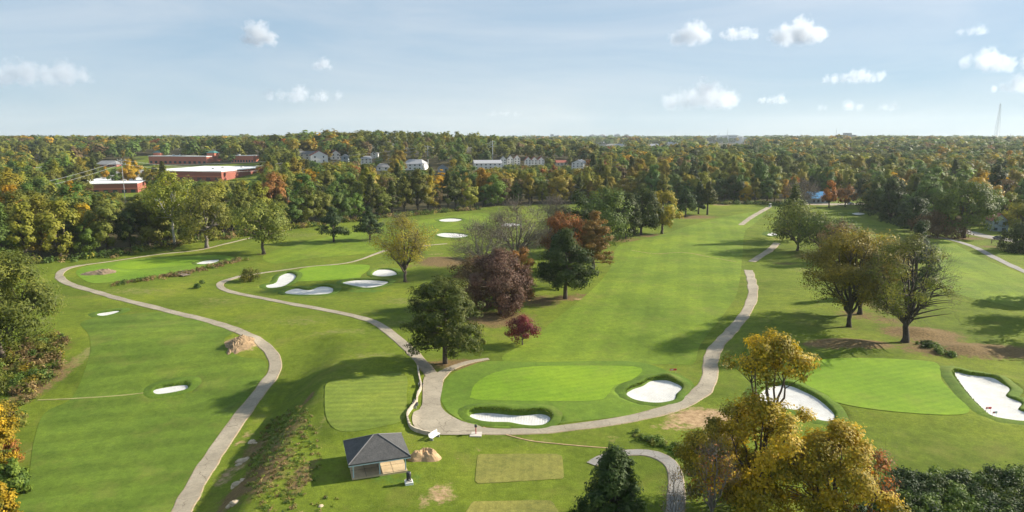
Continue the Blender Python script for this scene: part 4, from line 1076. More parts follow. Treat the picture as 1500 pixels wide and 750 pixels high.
def gable_front(name, label, cat, px, py, wpx, eave, ridge, depth, wall, roofm, rz=0.0, storeys=2, bays=2, group=None, show=None):
    """gable end facing the golf course"""
    p = at(px, py); p.z -= 0.4
    w = wpx * mperpx(p)
    root = empty(name, p, rz); tag(root, label, cat, group)
    m = MB(); x, y = w / 2, depth / 2
    V = [(-x, -y, 0), (x, -y, 0), (x, -y, eave), (0, -y, ridge - .25), (-x, -y, eave), (-x, y, 0), (x, y, 0), (x, y, eave), (0, y, ridge - .25), (-x, y, eave)]
    m.add(V, [(0, 1, 2, 4), (6, 5, 9, 7), (5, 0, 4, 9), (1, 6, 7, 2)], [(4, 2, 3), (7, 9, 8)])
    m.build("wall", wall, root)
    X, Y = x + .45, y + .4; m = MB(); t = .3
    k = (ridge - eave) / x
    V = [(-X, -Y, eave - k * .45), (0, -Y, ridge), (X, -Y, eave - k * .45), (-X, Y, eave - k * .45), (0, Y, ridge), (X, Y, eave - k * .45)]
    V += [(a, b, c - t) for a, b, c in V]
    m.add(V, [(0, 1, 4, 3), (1, 2, 5, 4), (6, 9, 10, 7), (7, 10, 11, 8), (0, 6, 7, 1), (1, 7, 8, 2), (3, 4, 10, 9), (4, 5, 11, 10), (0, 3, 9, 6), (2, 8, 11, 5)])
    m.build("roof", roofm, root)
    for s in range(storeys):
        for b in range(bays):
            xx = (b + 0.5) / bays * w - w / 2
            z = (s + 0.55) * eave / storeys
            m = MB(); m.box((xx, -y - 0.02, z), (min(1.4, w / bays * 0.45), 0.12, eave / storeys * 0.45)); m.build("window", M_GLASS, root)
    SHOW.append((px - wpx / 2, px + wpx / 2, show if show is not None else proj(p.x, p.y, p.z + 0.3 * eave)[1], p.y))
    return root

def box_store(name, label, cat, px, py, wpx, h, depth, wall, rz, stripe=None, bays=6, show=None, units=4, seed=1):
    p = at(px, py); p.z -= 0.5
    w = wpx * mperpx(p)
    p.y += depth / 2; p.x *= p.y / (p.y - depth / 2)
    rng = random.Random(seed)
    root = empty(name, p, rz); tag(root, label, cat)
    m = MB(); m.box((0, 0, h / 2), (w, depth, h)); m.build("wall", wall, root)
    m = MB(); m.box((0, 0, h + 0.18), (w + 0.5, depth + 0.5, 0.5)); m.build("roof", M_ROOFW, root)
    if stripe:
        m = MB(); m.box((0, -depth / 2 - 0.05, h * 0.52), (w * 0.995, 0.15, h * 0.12)); m.build("wall_band", stripe, root)
    for b in range(bays):
        x = (b + 0.5) / bays * w - w / 2
        m = MB(); m.box((x, -depth / 2 - 0.04, h * 0.26), (w / bays * 0.5, 0.14, h * 0.3)); m.build("window", M_GLASS, root)
    for u in range(units):
        m = MB(); m.box(((rng.random() - .5) * w * 0.8, (rng.random() - .5) * depth * 0.8, h + 1.0), (2.2, 1.8, 1.3)); m.build("rooftop_unit", M_METAL, root)
    SHOW.append((px - wpx / 2, px + wpx / 2, show, p.y))
    return root

box_store("store", "low brick store with white flat roof nearest the golf course", "store", 172, 284, 84, 7.5, 70, M_BRICKD, 0.32, M_BRICK, 7, 281, 6, 1)
box_store("store", "long dark-red brick store with broad white roof and pale stripe", "store", 312, 265, 124, 8.5, 95, M_BRICKD, -0.12, M_BRICK, 9, 263, 5, 2)
r = box_store("office_building", "red brick office block with teal hipped corner roofs", "office building", 272, 240, 96, 8.5, 26, M_BRICK, -0.2, None, 12, 237, 2, 3)
for sx_ in (-0.47, 0.47):
    w = 96 * mperpx(at(272, 240)); m = MB()
    m.box((sx_ * w, 2, 10.2), (9, 9, 4)); m.build("tower", M_BRICK, r)
    m = MB(); m.box((sx_ * w, 2, 13.2), (10.5, 10.5, 2.2), 0, 0.35); m.build("tower_roof", M_ROOFT, r)
box_store("office_building", "brick office block with many windows half hidden behind trees", "office building", 362, 238, 34, 7.5, 20, M_BRICK, -0.1, None, 8, 233, 1, 4)
gable_house("barn", "low dark-roofed barn on the open lawn by the stores", "barn", 160, 244, 30, 3.0, 7.0, 16, M_BRICKD, M_ROOFG, 0.1, 1, 4, 5.0)
gable_front("house", "white house gable end in front of the wooded hill", "house", 467, 238, 24, 8.0, 12.5, 18, M_WHITE, M_BRICKD, 0.35, 2, 2)
gable_front("house", "smaller white gabled house beside the big white gable", "house", 491, 233, 13, 6.5, 10.0, 14, M_WHITE, M_BRICKD, 0.35, 2, 2)
gable_house("house", "long grey-roofed house behind the white gable", "house", 450, 233, 22, 6.0, 9.0, 12, M_CREAM, M_ROOFG, 0.3, 2, 3)
gable_front("house", "narrow blue-grey house on the hillside", "house", 506, 238, 10, 6.5, 9.0, 10, M_BLUEW, M_ROOFL, 0.1, 2, 1)
gable_house("house", "white house with balconies among yellow trees", "house", 537, 242, 16, 7.0, 9.5, 10, M_WHITE, M_ROOFL, 0.2, 3, 3, 2.0)
gable_front("house", "pale blue house above the white house with balconies", "house", 549, 231, 11, 5.0, 8.0, 12, M_WHITE, M_ROOFL, 0.1, 2, 1)
gable_house("house", "low grey-roofed white garage below the power pole", "house", 561, 249, 18, 3.6, 6.6, 9, M_WHITE, M_ROOFG, 0.15, 1, 2, 3.0)
gable_house("house", "wide grey-roofed house with white porch next to the power pole", "house", 609, 248, 30, 6.0, 10.0, 16, M_WHITE, M_ROOFL, -0.25, 2, 4, 4.0)
gable_front("house", "small blue-grey house below the tall poplars", "house", 649, 252, 14, 4.5, 7.5, 9, M_BLUEW, M_ROOFG, 0.2, 1, 2)
gable_house("house", "long pale-roofed townhouse row below the second power pole", "house", 714, 247, 40, 6.0, 9.0, 14, M_WHITE, M_ROOFL, 0.15, 2, 6)
for i, (px, py, w) in enumerate(((737, 243, 9), (747, 242, 9), (757, 241, 9))):
    gable_front("house", "white steep-gabled townhouse unit of the attached trio", "house", px, py, w, 7.5, 11.0, 13, M_WHITE, M_BRICKD if i == 2 else M_ROOFG, 0.05, 3, 2, "attached trio of gabled townhouses")
for i, (px, py, w) in enumerate(((773, 243, 9), (782, 243, 9), (792, 243, 10))):
    gable_front("house", "white gabled townhouse unit with brown roof beyond the trio", "house", px, py, w, 7.0, 10.5, 13, M_WHITE, M_BRICKD, 0.05, 3, 2, "second set of gabled townhouses")
gable_front("house", "white three-storey house gable beside the golden trees", "house", 849, 248, 18, 7.5, 10.5, 16, M_WHITE, M_ROOFL, -0.35, 3, 3)
gable_house("house", "low brown-roofed house between the townhouses and the white gable", "house", 822, 242, 16, 3.5, 6.0, 10, M_CREAM, M_BRICKD, 0.1, 1, 3)
gable_house("house", "blue house with bright blue roof beyond the fairway", "house", 1195, 297, 26, 3.8, 7.6, 12, M_BLUEW, M_ROOFB, 0.05, 1, 4)
gable_front("house", "pale blue gabled house with brick lower wall beside the road", "house", 1459, 337, 20, 5.5, 8.5, 12, M_BLUEW, M_BRICKD, -0.4, 2, 2)

# far skyline
def city_block(label, px, D, wpx, top, mat=M_CITY, cat="building", extra=()):
    p = far(px, D); p.z -= 2
    w = wpx * mperpx(p); h = height_to(p, top)
    root = empty("tower_block", p); tag(root, label, cat)
    m = MB(); m.box((0, 0, h / 2), (w, w * 0.8, h)); m.build("wall", mat, root)
    m = MB(); m.box((w * 0.1, 0, h + w * 0.06), (w * 0.4, w * 0.4, w * 0.12)); m.build("roof_plant", mat, root)
    for k in range(4):
        m = MB(); m.box((0, -w * 0.4 - 0.1, h * (0.35 + 0.17 * k)), (w * 0.86, 0.5, h * 0.05)); m.build("window", M_GLASS, root)
for lab, px, D, w, top in [
    ("squat pale block on the skyline over the poplars", 777, 5200, 9, 200), ("slim grey skyline tower, taller of two side by side", 808.5, 5000, 5, 196.8),
    ("slightly lower skyline tower beside the slim grey one", 816.5, 5000, 6, 198.3), ("pale skyline block with stepped top before the city cluster", 867, 4800, 8, 197.8),
    ("wide low pale block in the skyline cluster", 879, 4500, 13, 199.2), ("broad bluish tower in the middle of the skyline cluster", 903.5, 5000, 8, 196.9),
    ("narrow pale tower ending the skyline cluster", 917, 5000, 6, 197.2), ("low long pale block just above the far trees", 990, 4600, 10, 200.8),
    ("flat dark block on the skyline beside the thin mast", 1238, 3600, 22, 197.5)]:
    city_block(lab, px, D, w, top, M_CITY if "dark" not in lab else plain("dark_concrete", (.10, .12, .13), .8, .1, .05))
p = far(1064, 3000)
r = empty("hospital", p); tag(r, "large white many-winged building complex on the skyline", "hospital")
for i, (dx, w, h) in enumerate(((-50, 40, 26), (-15, 34, 33), (20, 40, 35), (56, 32, 30), (76, 20, 24))):
    m = MB(); m.box((dx, i % 2 * 18, h / 2), (w, 40, h)); o = m.build("wing", M_ROOFW, r)
    for k in range(3):
        m = MB(); m.box((dx, i % 2 * 18 - 20.2, h * (0.45 + 0.17 * k)), (w * 0.9, 0.6, h * 0.07)); m.build("window", M_GLASS, o)
SHOW.append((1038, 1092, 209, 2950))
for i, (px, py, w, lab) in enumerate(((900, 211, 26, "long grey-roofed rooftop row among the far woods"), (880, 208, 14, "shorter grey rooftop beside the long far row"), (958, 211, 12, "small pale rooftop alone among the far woods"), (985, 208, 14, "pale rooftop below the low skyline block"))):
    p = far(px, 1900); p.z = CAM_H - (py + 3.0 - 200) * 1.9 - 8
    wv = w * mperpx(p); root = empty("house", p); tag(root, lab, "house")
    m = MB(); m.box((0, 0, 5), (wv, 14, 10)); m.build("wall", M_WHITE, root)
    m = MB(); m.add([(-wv / 2 - .5, -8, 9.5), (wv / 2 + .5, -8, 9.5), (wv / 2 + .5, 8, 9.5), (-wv / 2 - .5, 8, 9.5), (-wv / 2, 0, 15), (wv / 2, 0, 15)], [(0, 1, 5, 4), (2, 3, 4, 5), (0, 3, 2, 1)], [(0, 4, 3), (1, 2, 5)])
    m.build("roof", M_ROOFL, root)
    SHOW.append((px - w / 2, px + w / 2, py + 2, 1890))

def lattice_mast(label, px, D, top, base_w, cat="mast"):
    p = far(px, D); h = height_to(p, top)
    root = empty("radio_mast", p); tag(root, label, cat)
    cs = [(-1, -1), (1, -1), (1, 1), (-1, 1)]
    def corner(c, f):
        w = base_w / 2 * (1 - 0.82 * f) + 0.15
        return np.array([c[0] * w, c[1] * w, f * h])
    t = 0.36 * D / 2500
    for c in cs:
        m = MB(); m.tube([corner(c, 0), corner(c, .5), corner(c, 1)], [t, t, t * .8], 4); m.build("leg", M_METAL, root)
    n = 9
    for k in range(n):
        m = MB()
        for a in range(4):
            m.tube([corner(cs[a], k / n), corner(cs[(a + 1) % 4], (k + 1) / n)], [t * .7, t * .7], 3)
            m.tube([corner(cs[a], (k + 1) / n), corner(cs[(a + 1) % 4], (k + 1) / n)], [t * .7, t * .7], 3)
        m.build("brace", M_METAL, root)
    m = MB(); m.tube([(0, 0, h - 1), (0, 0, h + 6)], [t, t * .5], 4); m.build("antenna", M_METAL, root)
lattice_mast("tall steel lattice broadcast mast on the horizon", 1458.5, 2600, 152, 15)
for px, D, top, lab in ((1224, 3300, 187, "thin mast beside the flat dark skyline block"), (1065, 3300, 188, "thin mast rising over the white building complex"), (1053, 3200, 194, "short thin mast beside the white building complex"), (1479, 2900, 195, "small dark spire on the horizon near the broadcast mast")):
    p = far(px, D); h = height_to(p, top)
    root = empty("radio_mast", p); tag(root, lab, "mast")
    m = MB(); m.tube([(0, 0, 0), (0, 0, h * .6), (0, 0, h)], [1.3, 0.9, 0.4], 6); m.build("pole", M_METAL, root)
    m = MB(); m.box((0, 0, h * 0.8), (3.0, 0.8, 0.8)); m.build("crossarm", M_METAL, root)

# power poles and cables
PTOP = []
def power_pole(label, px, py, top, arms, mat, r=0.35):
    p = at(px, py); h = height_to(p, top)
    root = empty("power_pole", p); tag(root, label, "power pole")
    m = MB(); m.tube([(0, 0, -1), (0, 0, h * .5), (0, 0, h)], [r, r * .85, r * .6], 8); m.build("pole", mat, root)
    for a in range(arms):
        m = MB(); m.box((0, 0, h - 1.2 - a * 2.4), (5.0, .3, .35)); o = m.build("crossarm", mat, root)
        for s in (-1, 1):
            m = MB(); m.tube([(s * 2.3, 0, h - 1.0 - a * 2.4), (s * 2.3, 0, h - 0.3 - a * 2.4)], [.14, .1], 6); m.build("insulator", M_METAL, o)
    SHOW.append((px - 3, px + 3, py - 2, p.y))
    return Vector((p.x, p.y, p.z + h))
P1 = power_pole("tall pale steel power pole beside the wide grey-roofed house", 627, 246, 213, 3, M_METAL, 0.55)
P2 = power_pole("pale steel power pole rising above the townhouses", 721.5, 240, 206, 3, M_METAL, 0.6)
P3 = power_pole("wooden power pole in front of the white-roofed store", 184, 300, 232, 2, M_METAL, 0.18)
P4 = far(-80, 330, 14.0); P5 = far(430, 560, 24.0); P6 = far(420, 700, 40.0)
def cable(label, a, b, sag, r, group=None):
    t = np.linspace(0, 1, 24)[:, None]
    P = np.array(a) * (1 - t) + np.array(b) * t; P[:, 2] -= (4 * t * (1 - t))[:, 0] * sag
    m = MB(); m.tube(P, r, 4)
    tag(m.build("power_cable", M_METAL, None), label, "cable", group)
for k in range(3):
    dz = Vector((0, 0, -1.0 - 2.4 * k))
    cable("slack cable strung between the two pale steel poles", P1 + dz, P2 + dz, 5 + k, 0.07, "cables between the steel poles")
    cable("cable running down from the tall steel pole past the hillside houses", P1 + dz, Vector((P1.x - 210, P1.y - 120, P1.z - 14 - 2 * k)), 4 + 2 * k, 0.07, "cables off the tall steel pole")
for k in range(2):
    dz = Vector((0, 0, -1.0 - 2.4 * k))
    cable("cable sloping from the wooden pole over the wood edge", P3 + dz, P4 + dz, 3.0, 0.07, "cables off the wooden pole, wood side")
    cable("cable from the wooden pole along the store wall", P3 + dz, P5 + dz * 1.6, 5.0, 0.06, "cables off the wooden pole, store side")

# ------------------------------------------------------------------ woods
rngw = np.random.default_rng(77)
PROTO = []
def proto(key, **kw):
    wood, crown, tw = grow(**kw)
    mt = wood.mesh("trunk", True); mt.materials.append(kw.get("bk", BARK))
    V, Qd, v = crown
    mc = mesh_from("crown", V, Qd, attr={"v": v}); mc.materials.append(LEAF["olive"])
    PROTO.append((key, mt, mc, kw["h"], kw["R"]))
for s in range(3):
    proto("round", h=19.5, R=7.4, prof="round", cb=0.14, nclump=42, crad=0.26, nleaf=5200, lsize=0.64, seed=200 + s, limbs=5, lobes=0.35, spread=0.45, jit=0.22, elong=1.15)
for s in range(3):
    proto("oval", h=22, R=6.3, prof="oval", cb=0.16, nclump=42, crad=0.27, nleaf=5200, lsize=0.62, seed=210 + s, limbs=5, lobes=0.35, spread=0.45, jit=0.22, elong=1.15)
for s in range(2):
    proto("pine", h=21, R=5.2, prof="pine", kind="pine", cb=0.22, nclump=34, crad=0.26, nleaf=4200, lsize=0.5, seed=220 + s, elong=1.8, spread=0.45, jit=0.22)
proto("thin", h=18, R=6.2, prof="vase", cb=0.18, nclump=46, crad=0.2, nleaf=1500, lsize=0.42, seed=230, limbs=9, lobes=0.3, spread=0.45, jit=0.22)
proto("column", h=23, R=2.8, prof="oval", cb=0.08, nclump=40, crad=0.42, nleaf=3600, lsize=0.52, seed=231, limbs=4, spread=0.45, jit=0.22)

# palette and label of a wood tree
WOODKIND = {
    "olive": ("broadleaf_tree", "olive-green broadleaf tree"), "green": ("broadleaf_tree", "deep green broadleaf tree"),
    "mustard": ("broadleaf_tree", "ochre broadleaf tree"), "yellow": ("broadleaf_tree", "bright golden yellow tree"),
    "lime": ("broadleaf_tree", "yellow-green broadleaf tree"), "rust": ("broadleaf_tree", "rust-red tree"), "orange": ("broadleaf_tree", "orange autumn tree"),
    "pine": ("pine_tree", "dull green pine"), "dark": ("broadleaf_tree", "very dark evergreen tree"),
    "brownleaf": ("broadleaf_tree", "thin brownish half-leafless tree"), "bluepine": ("pine_tree", "blue-green pine"),
    "fresh": ("broadleaf_tree", "fresh green broadleaf tree"),
}
LANDMARK = [(-100, "behind the feathery willow"), (40, "above the heap of fallen branches"), (130, "along the thin worn track"), (215, "round the white-barked sycamore"), (290, "behind the pale-trunked olive tree"),
            (350, "behind the forked olive tree"), (425, "between forked tree and twin pines"), (475, "behind the twin dark pines"), (560, "behind the ochre vase-shaped tree"), (640, "above the pair of small bunkers"),
            (700, "behind the leafless grey trees"), (790, "behind the orange crown and bald cypress"), (870, "behind the magnolia row"), (950, "behind the golden tree of the row"), (1010, "behind the three fairway pines"),
            (1060, "at the end of the fairway"), (1130, "behind the clump at the far path"), (1185, "behind the blue house"), (1250, "behind the dark corner pine"), (1320, "behind the dome-shaped bush"), (1395, "behind the massive oak"), (1460, "behind the pale roadside house")]
def zone_of(px, back):
    z = [l for a, l in LANDMARK if px >= a][-1]
    return ("at the wood's edge " if back < 14 else "inside the wood " if back < 60 else "deep in the wood ") + z
def hides(px, half, pytop, D):
    for a, b, y1, d in SHOW:
        if D < d - 2 and px + half > a and px - half < b and pytop < y1:
            return True
    return False
P_NAMES = ["olive", "green", "mustard", "yellow", "lime", "rust", "orange", "pine", "dark", "brownleaf", "fresh"]
P_WT = np.array([0.26, 0.16, 0.15, 0.05, 0.17, 0.008, 0.006, 0.06, 0.05, 0.045, 0.04]); P_WT /= P_WT.sum()
def PATCH(px, D):
    x = (px - 750) / 1000.0 * D              # species grow in drifts
    return np.array([0.25 + 1.9 * float(vnoise(x / 70.0 + 13 * k, D / 70.0, 40 + k)) ** 2 for k in range(len(P_NAMES))])
def choose(rng, px, D):
    w = P_WT * PATCH(px, D)
    if px > 1250 and D < 480: w = w * np.array([1, 2.2, .5, .25, .6, .6, .4, 1.5, 2.5, .6, 1])
    if 560 < px < 740 and D > 650: w = w * np.array([1.4, 1, 1.4, .8, 1.5, .4, .4, .6, .5, .4, .4])
    if px < 300 and D < 420: w = w * np.array([1.3, 1.2, 1.0, 1.2, 1.3, .8, .8, .2, 1.2, 1.6, 1])
    if D > 620: w = w * np.array([1.5, 1.5, .75, .6, 1.0, .8, .5, 1.2, 1.3, .8, 1.2])
    return P_NAMES[rng.choice(len(P_NAMES), p=w / w.sum())]

cand = []
spots = []
def free(x, y, r):
    for a, b, c in spots:
        if (a - x) ** 2 + (b - y) ** 2 < (r + c) ** 2: return False
    return True
# front row on the wood edge, then jittered rows behind it
def add(x, y, front=False):
    ed_, px = edge_d(np.array(x), np.array(y)); px = float(px)
    if y < ed_ - (0 if front else 1) or (in_clear(np.array(px), np.array(y)) and (px > 1100 or rngw.random() > 0.10)): return
    if not (-70 < px < 1570): return
    sc_ = 0.70 + 0.55 * rngw.random() ** 1.3
    if front: sc_ *= 0.92
    if 1130 < px < 1290 and y < 560: sc_ *= 0.8
    pal = choose(rngw, px, y)
    kinds = [i for i, q in enumerate(PROTO) if q[0] == ("pine" if pal in ("pine", "bluepine") else "thin" if pal == "brownleaf" else None)]
    if not kinds: kinds = [0, 1, 2, 3, 4, 5]
    pi = int(rngw.choice(kinds))
    h = PROTO[pi][3] * sc_; R = PROTO[pi][4] * sc_
    if not free(x, y, R * 0.52): return
    z = float(terrain(x, y))
    for tries in range(5):
        qx, qy, dep = proj(x, y, z + h)
        if not hides(qx, 1000 * R / dep * 0.75, qy, y): break
        sc_ *= 0.84; h = PROTO[pi][3] * sc_; R = PROTO[pi][4] * sc_
    else:
        return
    spots.append((x, y, R * 0.52))
    cand.append((x, y, z, pi, sc_, pal, px))
for px in np.arange(-60, 1560, 7.0):
    d = float(np.interp(px, ED_PX, ED_D)) + 2 + 3 * rngw.random()
    q = far(px + rngw.normal() * 2, d); add(q.x, q.y, True)
for D in np.arange(225, 620, 7.5):
    for x in np.arange(-0.83 * D, 0.83 * D, 8.5):
        add(x + rngw.normal() * 2.2, D + rngw.normal() * 2.2)
# how much of each crown would show: rank by size in the picture after nearer crowns
cand.sort(key=lambda c: c[1])
buf = np.full((260, 410), False)
score = []
for c in cand:
    x, y, z, pi, s_, pal, px = c
    h = PROTO[pi][3] * s_; R = PROTO[pi][4] * s_
    qx, qt, dep = proj(x, y, z + h); _, qb, _ = proj(x, y, z + 0.12 * h)
    r = 1000 * R / dep * 0.8
    a, b = int((qx - r) / 4) + 5, int((qx + r) / 4) + 6
    t, bt = int((qt - 150) * 1.0), int((qb - 150) * 1.0)
    a = max(a, 0); b = min(b, 410); t = max(t, 0); bt = min(bt, 260)
    if b <= a or bt <= t: score.append(0); continue
    reg = buf[t:bt, a:b]
    score.append(int((~reg).sum())); reg[:] = True
order = np.argsort(-np.array(score))
NIND = 290
chosen = set(int(i) for i in order[:NIND] if score[i] > 14)
for i in sorted(chosen):
    x, y, z, pi, s_, pal, px = cand[i]
    key, mt, mc, hh, RR = PROTO[pi]
    nm, lab = WOODKIND[pal]
    zn = zone_of(px, y - float(np.interp(px, ED_PX, ED_D)))
    root = empty(nm, (x, y, z), rngw.random() * 6.28)
    root.scale = (s_ * (0.9 + 0.25 * rngw.random()), s_ * (0.9 + 0.25 * rngw.random()), s_)
    tag(root, lab + " " + zn, "tree", "wood trees: " + lab + " " + zn)
    o = bpy.data.objects.new("trunk", mt); COL.objects.link(o); o.parent = root
    o = bpy.data.objects.new("crown", mc); COL.objects.link(o); o.parent = root
    o.material_slots[0].link = "OBJECT"; o.material_slots[0].material = LEAF[pal]

# the rest of the woods: one mass, leaf clumps coarser with distance
rest = [cand[i] for i in range(len(cand)) if i not in chosen and score[i] > 0]
FARPAL = {k: np.array(v) for k, v in PAL.items()}
far_list = [(c[0], c[1], c[2], PROTO[c[3]][3] * c[4], PROTO[c[3]][4] * c[4], c[5]) for c in rest]
D = 622.0
while D < 6800:
    s = 10.8 * (D / 620.0) ** 0.86
    for x in np.arange(-0.86 * D, 0.86 * D, s):
        xx = x + rngw.normal() * s * 0.3; yy = D + rngw.normal() * s * 0.35
        px = 750 + 1000 * xx / (yy * CP + 30 * SP)
        if in_clear(np.array(px), np.array(yy)) and rngw.random() > 0.08: continue
        h = (15 + 9 * rngw.random()) * (1 if yy < 1500 else 0.8 + 0.45 * rngw.random()); R = max(7.2, s * 0.60) * (0.65 + 0.75 * rngw.random() ** 1.5)
        pal = choose(rngw, px, yy)
        if yy > 2600 and rngw.random() < .5: pal = "green"
        if 560 < px < 700 and 640 < yy < 900: R *= 0.62; h *= 1.15
        z = float(terrain(xx, yy))
        ok = True
        for tries in range(3):
            qx, qy, dep = proj(xx, yy, z + h)
            if not hides(qx, 1000 * R / dep * 0.8, qy, yy): break
            h *= 0.75; R *= 0.8
        else:
            continue
        far_list.append((xx, yy, z, h, R, pal))
    D += s * 0.95
# leave out what nearer crowns hide completely
far_list.sort(key=lambda c: c[1])
buf = np.zeros((700, 1700), bool)          # quarter-pixel rows from row 180, pixel columns from -100
kept = []
for c in [(q[0], q[1], q[2], PROTO[q[3]][3] * q[4], PROTO[q[3]][4] * q[4], None) for q in (cand[i] for i in chosen)] + far_list:
    x, y, z, h, R, pal = c
    qx, qt, dep = proj(x, y, z + h * 1.03); _, qb, _ = proj(x, y, z + 0.25 * h)
    r = 1000 * R / dep
    a0, b0 = max(0, int(qx - r) + 100), min(1700, int(qx + r) + 101)
    t0, u0 = max(0, int((qt - 180) * 4)), min(700, int((qb - 180) * 4) + 1)
    if b0 <= a0 or u0 <= t0: continue
    vis = int((~buf[t0:u0, a0:b0]).sum())
    if pal is not None and vis > 5: kept.append((c, min(1.0, 2.5 * vis / ((u0 - t0) * (b0 - a0)))))
    ia, ib = max(0, int(qx - 0.7 * r) + 100), min(1700, int(qx + 0.7 * r) + 101)
    it = t0 + int((u0 - t0) * 0.22)
    buf[it:u0, ia:ib] = True
Vs, Qs, Cs = [], [], []
nv = 0
for (x, y, z, h, R, pal), seen in kept:
    n = 330 if y < 700 else 210 if y < 1000 else 110 if y < 1700 else 50 if y < 3200 else 22
    # crown = several lobes on a rounded envelope
    k = 9 if y < 1700 else 5
    a = rngw.random(k) * 6.283; t = rngw.random(k) ** 0.7
    if seen < 0.8:                                  # only the upper crown clears its neighbours
        t = 0.35 + 0.65 * t; n = max(12, int(n * (0.35 + 0.5 * seen)))
    rr = R * (0.3 + 0.5 * rngw.random(k)) * np.sqrt(np.clip(1 - (t * 1.0) ** 2 * 0.75, 0, 1))
    C = np.stack([x + np.cos(a) * rr, y + np.sin(a) * rr, z + h * (0.42 + 0.48 * t)], 1)
    rad = R * (0.42 + 0.22 * rngw.random(k))
    V, Qd, v = leaves(rngw, C, np.stack([rad, rad, np.minimum(rad * 0.85, 0.2 * h)], 1), n, R * (0.27 if y < 700 else 0.33 if y < 1000 else 0.42 if y < 1700 else 0.6), 0.4, 1.05, ctr=np.array([x, y, z + 0.42 * h]), spread=0.35, jit=0.18)
    p3 = FARPAL[pal]; v = v[:, None]
    col = np.where(v < 0.5, p3[0] + (p3[1] - p3[0]) * v * 2, p3[1] + (p3[2] - p3[1]) * (v * 2 - 1)) * (0.62 + 0.60 * rngw.random())
    Vs.append(V); Qs.append(Qd + nv); nv += len(V); Cs.append(col)
col = np.concatenate(Cs); col = np.column_stack([col, np.ones(len(col))])
me = mesh_from("woodland", np.concatenate(Vs), np.concatenate(Qs), attr={"tint": col})
tag(obj("woodland", me, leaf_mat("leaf_woodland", None, None, None, 0.36, True)), "mixed autumn woodland stretching away to the horizon", None, None, "stuff")

# ------------------------------------------------------------------ undergrowth and thickets
def thicket(name, label, pts, pals, zr, rad, nleaf, lsize, seed, region=None):
    """leafy clumps piled on the ground; pts are ground xy"""
    rng = np.random.default_rng(seed)
    pts = np.asarray(pts); n = len(pts)
    z = gz(pts[:, 0], pts[:, 1])
    r = rad * (0.6 + 0.8 * rng.random(n))
    C = np.column_stack([pts, z + zr * rng.random(n) + r * 0.25])
    V, Qd, v = leaves(rng, C, r[:, None] * np.array([1, 1, 0.75]), nleaf, lsize, 0.5, 1.4)
    pid = rng.integers(0, len(pals), n)
    # colour by nearest clump: recompute ownership from position
    cell = np.floor(V[::4, :2] / (rad * 2.2)).astype(int)
    hsh = ((cell[:, 0] * 73856093) ^ (cell[:, 1] * 19349663)) % len(pals)
    p3 = np.array([PAL[p] for p in pals])[np.repeat(hsh, 4)]
    vv = v[:, None]
    col = np.where(vv < 0.5, p3[:, 0] + (p3[:, 1] - p3[:, 0]) * vv * 2, p3[:, 1] + (p3[:, 2] - p3[:, 1]) * (vv * 2 - 1))
    me = mesh_from(name, V, Qd, attr={"tint": np.column_stack([col, np.ones(len(col))])})
    return tag(obj(name, me, bpy.data.materials.get("leaf_woodland")), label, None, None, "stuff")

def fill(poly_px, n, seed):
    rng = np.random.default_rng(seed)
    poly = pix_poly(poly_px, 2.0)
    lo, hi = poly.min(0), poly.max(0); out = []
    while len(out) < n:
        q = lo + rng.random((n * 2, 2)) * (hi - lo)
        out += list(q[sdist(q[:, 0], q[:, 1], poly) < 0])
    return np.array(out[:n])
def along(pts_px, width, n, seed):
    rng = np.random.default_rng(seed)
    P = pix_poly(pts_px, 1.0, False)
    k = rng.integers(0, len(P), n)
    return P[k] + rng.normal(size=(n, 2)) * width * 0.4

thicket("creeper_thicket", "dark green creeper thicket smothering the bank beside the golden trees", fill([(1296, 702), (1360, 697), (1430, 694), (1520, 694), (1560, 720), (1570, 790), (1250, 800), (1280, 735)], 420, 1), ["green", "bluepine", "dark", "bluepine", "green", "dark", "bluepine"], 1.2, 0.85, 46000, 0.2, 2)
thicket("bramble_bank", "green brambles and weeds on the steep bank beside the pavilion", np.concatenate([fill([(400, 612), (440, 596), (466, 640), (468, 690), (440, 735), (400, 760), (360, 725), (370, 665)], 620, 3), fill([(430, 745), (500, 728), (490, 790), (420, 790)], 30, 4)]), ["green", "olive", "fresh", "green", "straw", "olive", "green", "brownleaf"], 0.03, 0.33, 17000, 0.12, 5)
thicket("bramble_bank", "russet and green brambles under the feathery willow", fill([(-40, 560), (30, 505), (70, 492), (97, 497), (88, 540), (55, 580), (30, 625), (-10, 680), (-60, 700)], 260, 6), ["straw", "olive", "olive", "brownleaf", "mustard", "green", "olive"], 0.7, 0.95, 20000, 0.26, 7)
thicket("marsh_growth", "brown and green marsh plants along the ditch", along([(168, 417), (200, 412), (235, 407), (262, 402), (295, 395), (330, 386), (354, 381)], 3.2, 170, 8), ["olive", "straw", "brownleaf", "green", "straw"], 0.3, 0.75, 8000, 0.26, 9)
thicket("undergrowth", "tangled undergrowth along the foot of the wood", along([(20, 389), (60, 383), (110, 379), (180, 371), (240, 362), (330, 349), (420, 336), (500, 325), (600, 315), (700, 307)], 6.0, 520, 10), ["green", "olive", "brownleaf", "dark", "straw", "green", "lime"], 1.2, 1.5, 16000, 0.5, 11)
thicket("undergrowth", "low dark undergrowth along the trees beyond the fairway", along([(1040, 299), (1130, 300), (1150, 302)], 5.0, 70, 12), ["green", "dark", "olive"], 1.2, 1.8, 2600, 0.6, 13)
thicket("undergrowth", "dark undergrowth below the trees beside the road", along([(1270, 308), (1300, 322), (1345, 336), (1400, 338)], 6.0, 120, 14), ["green", "dark", "bluepine"], 1.0, 1.6, 4500, 0.5, 15)
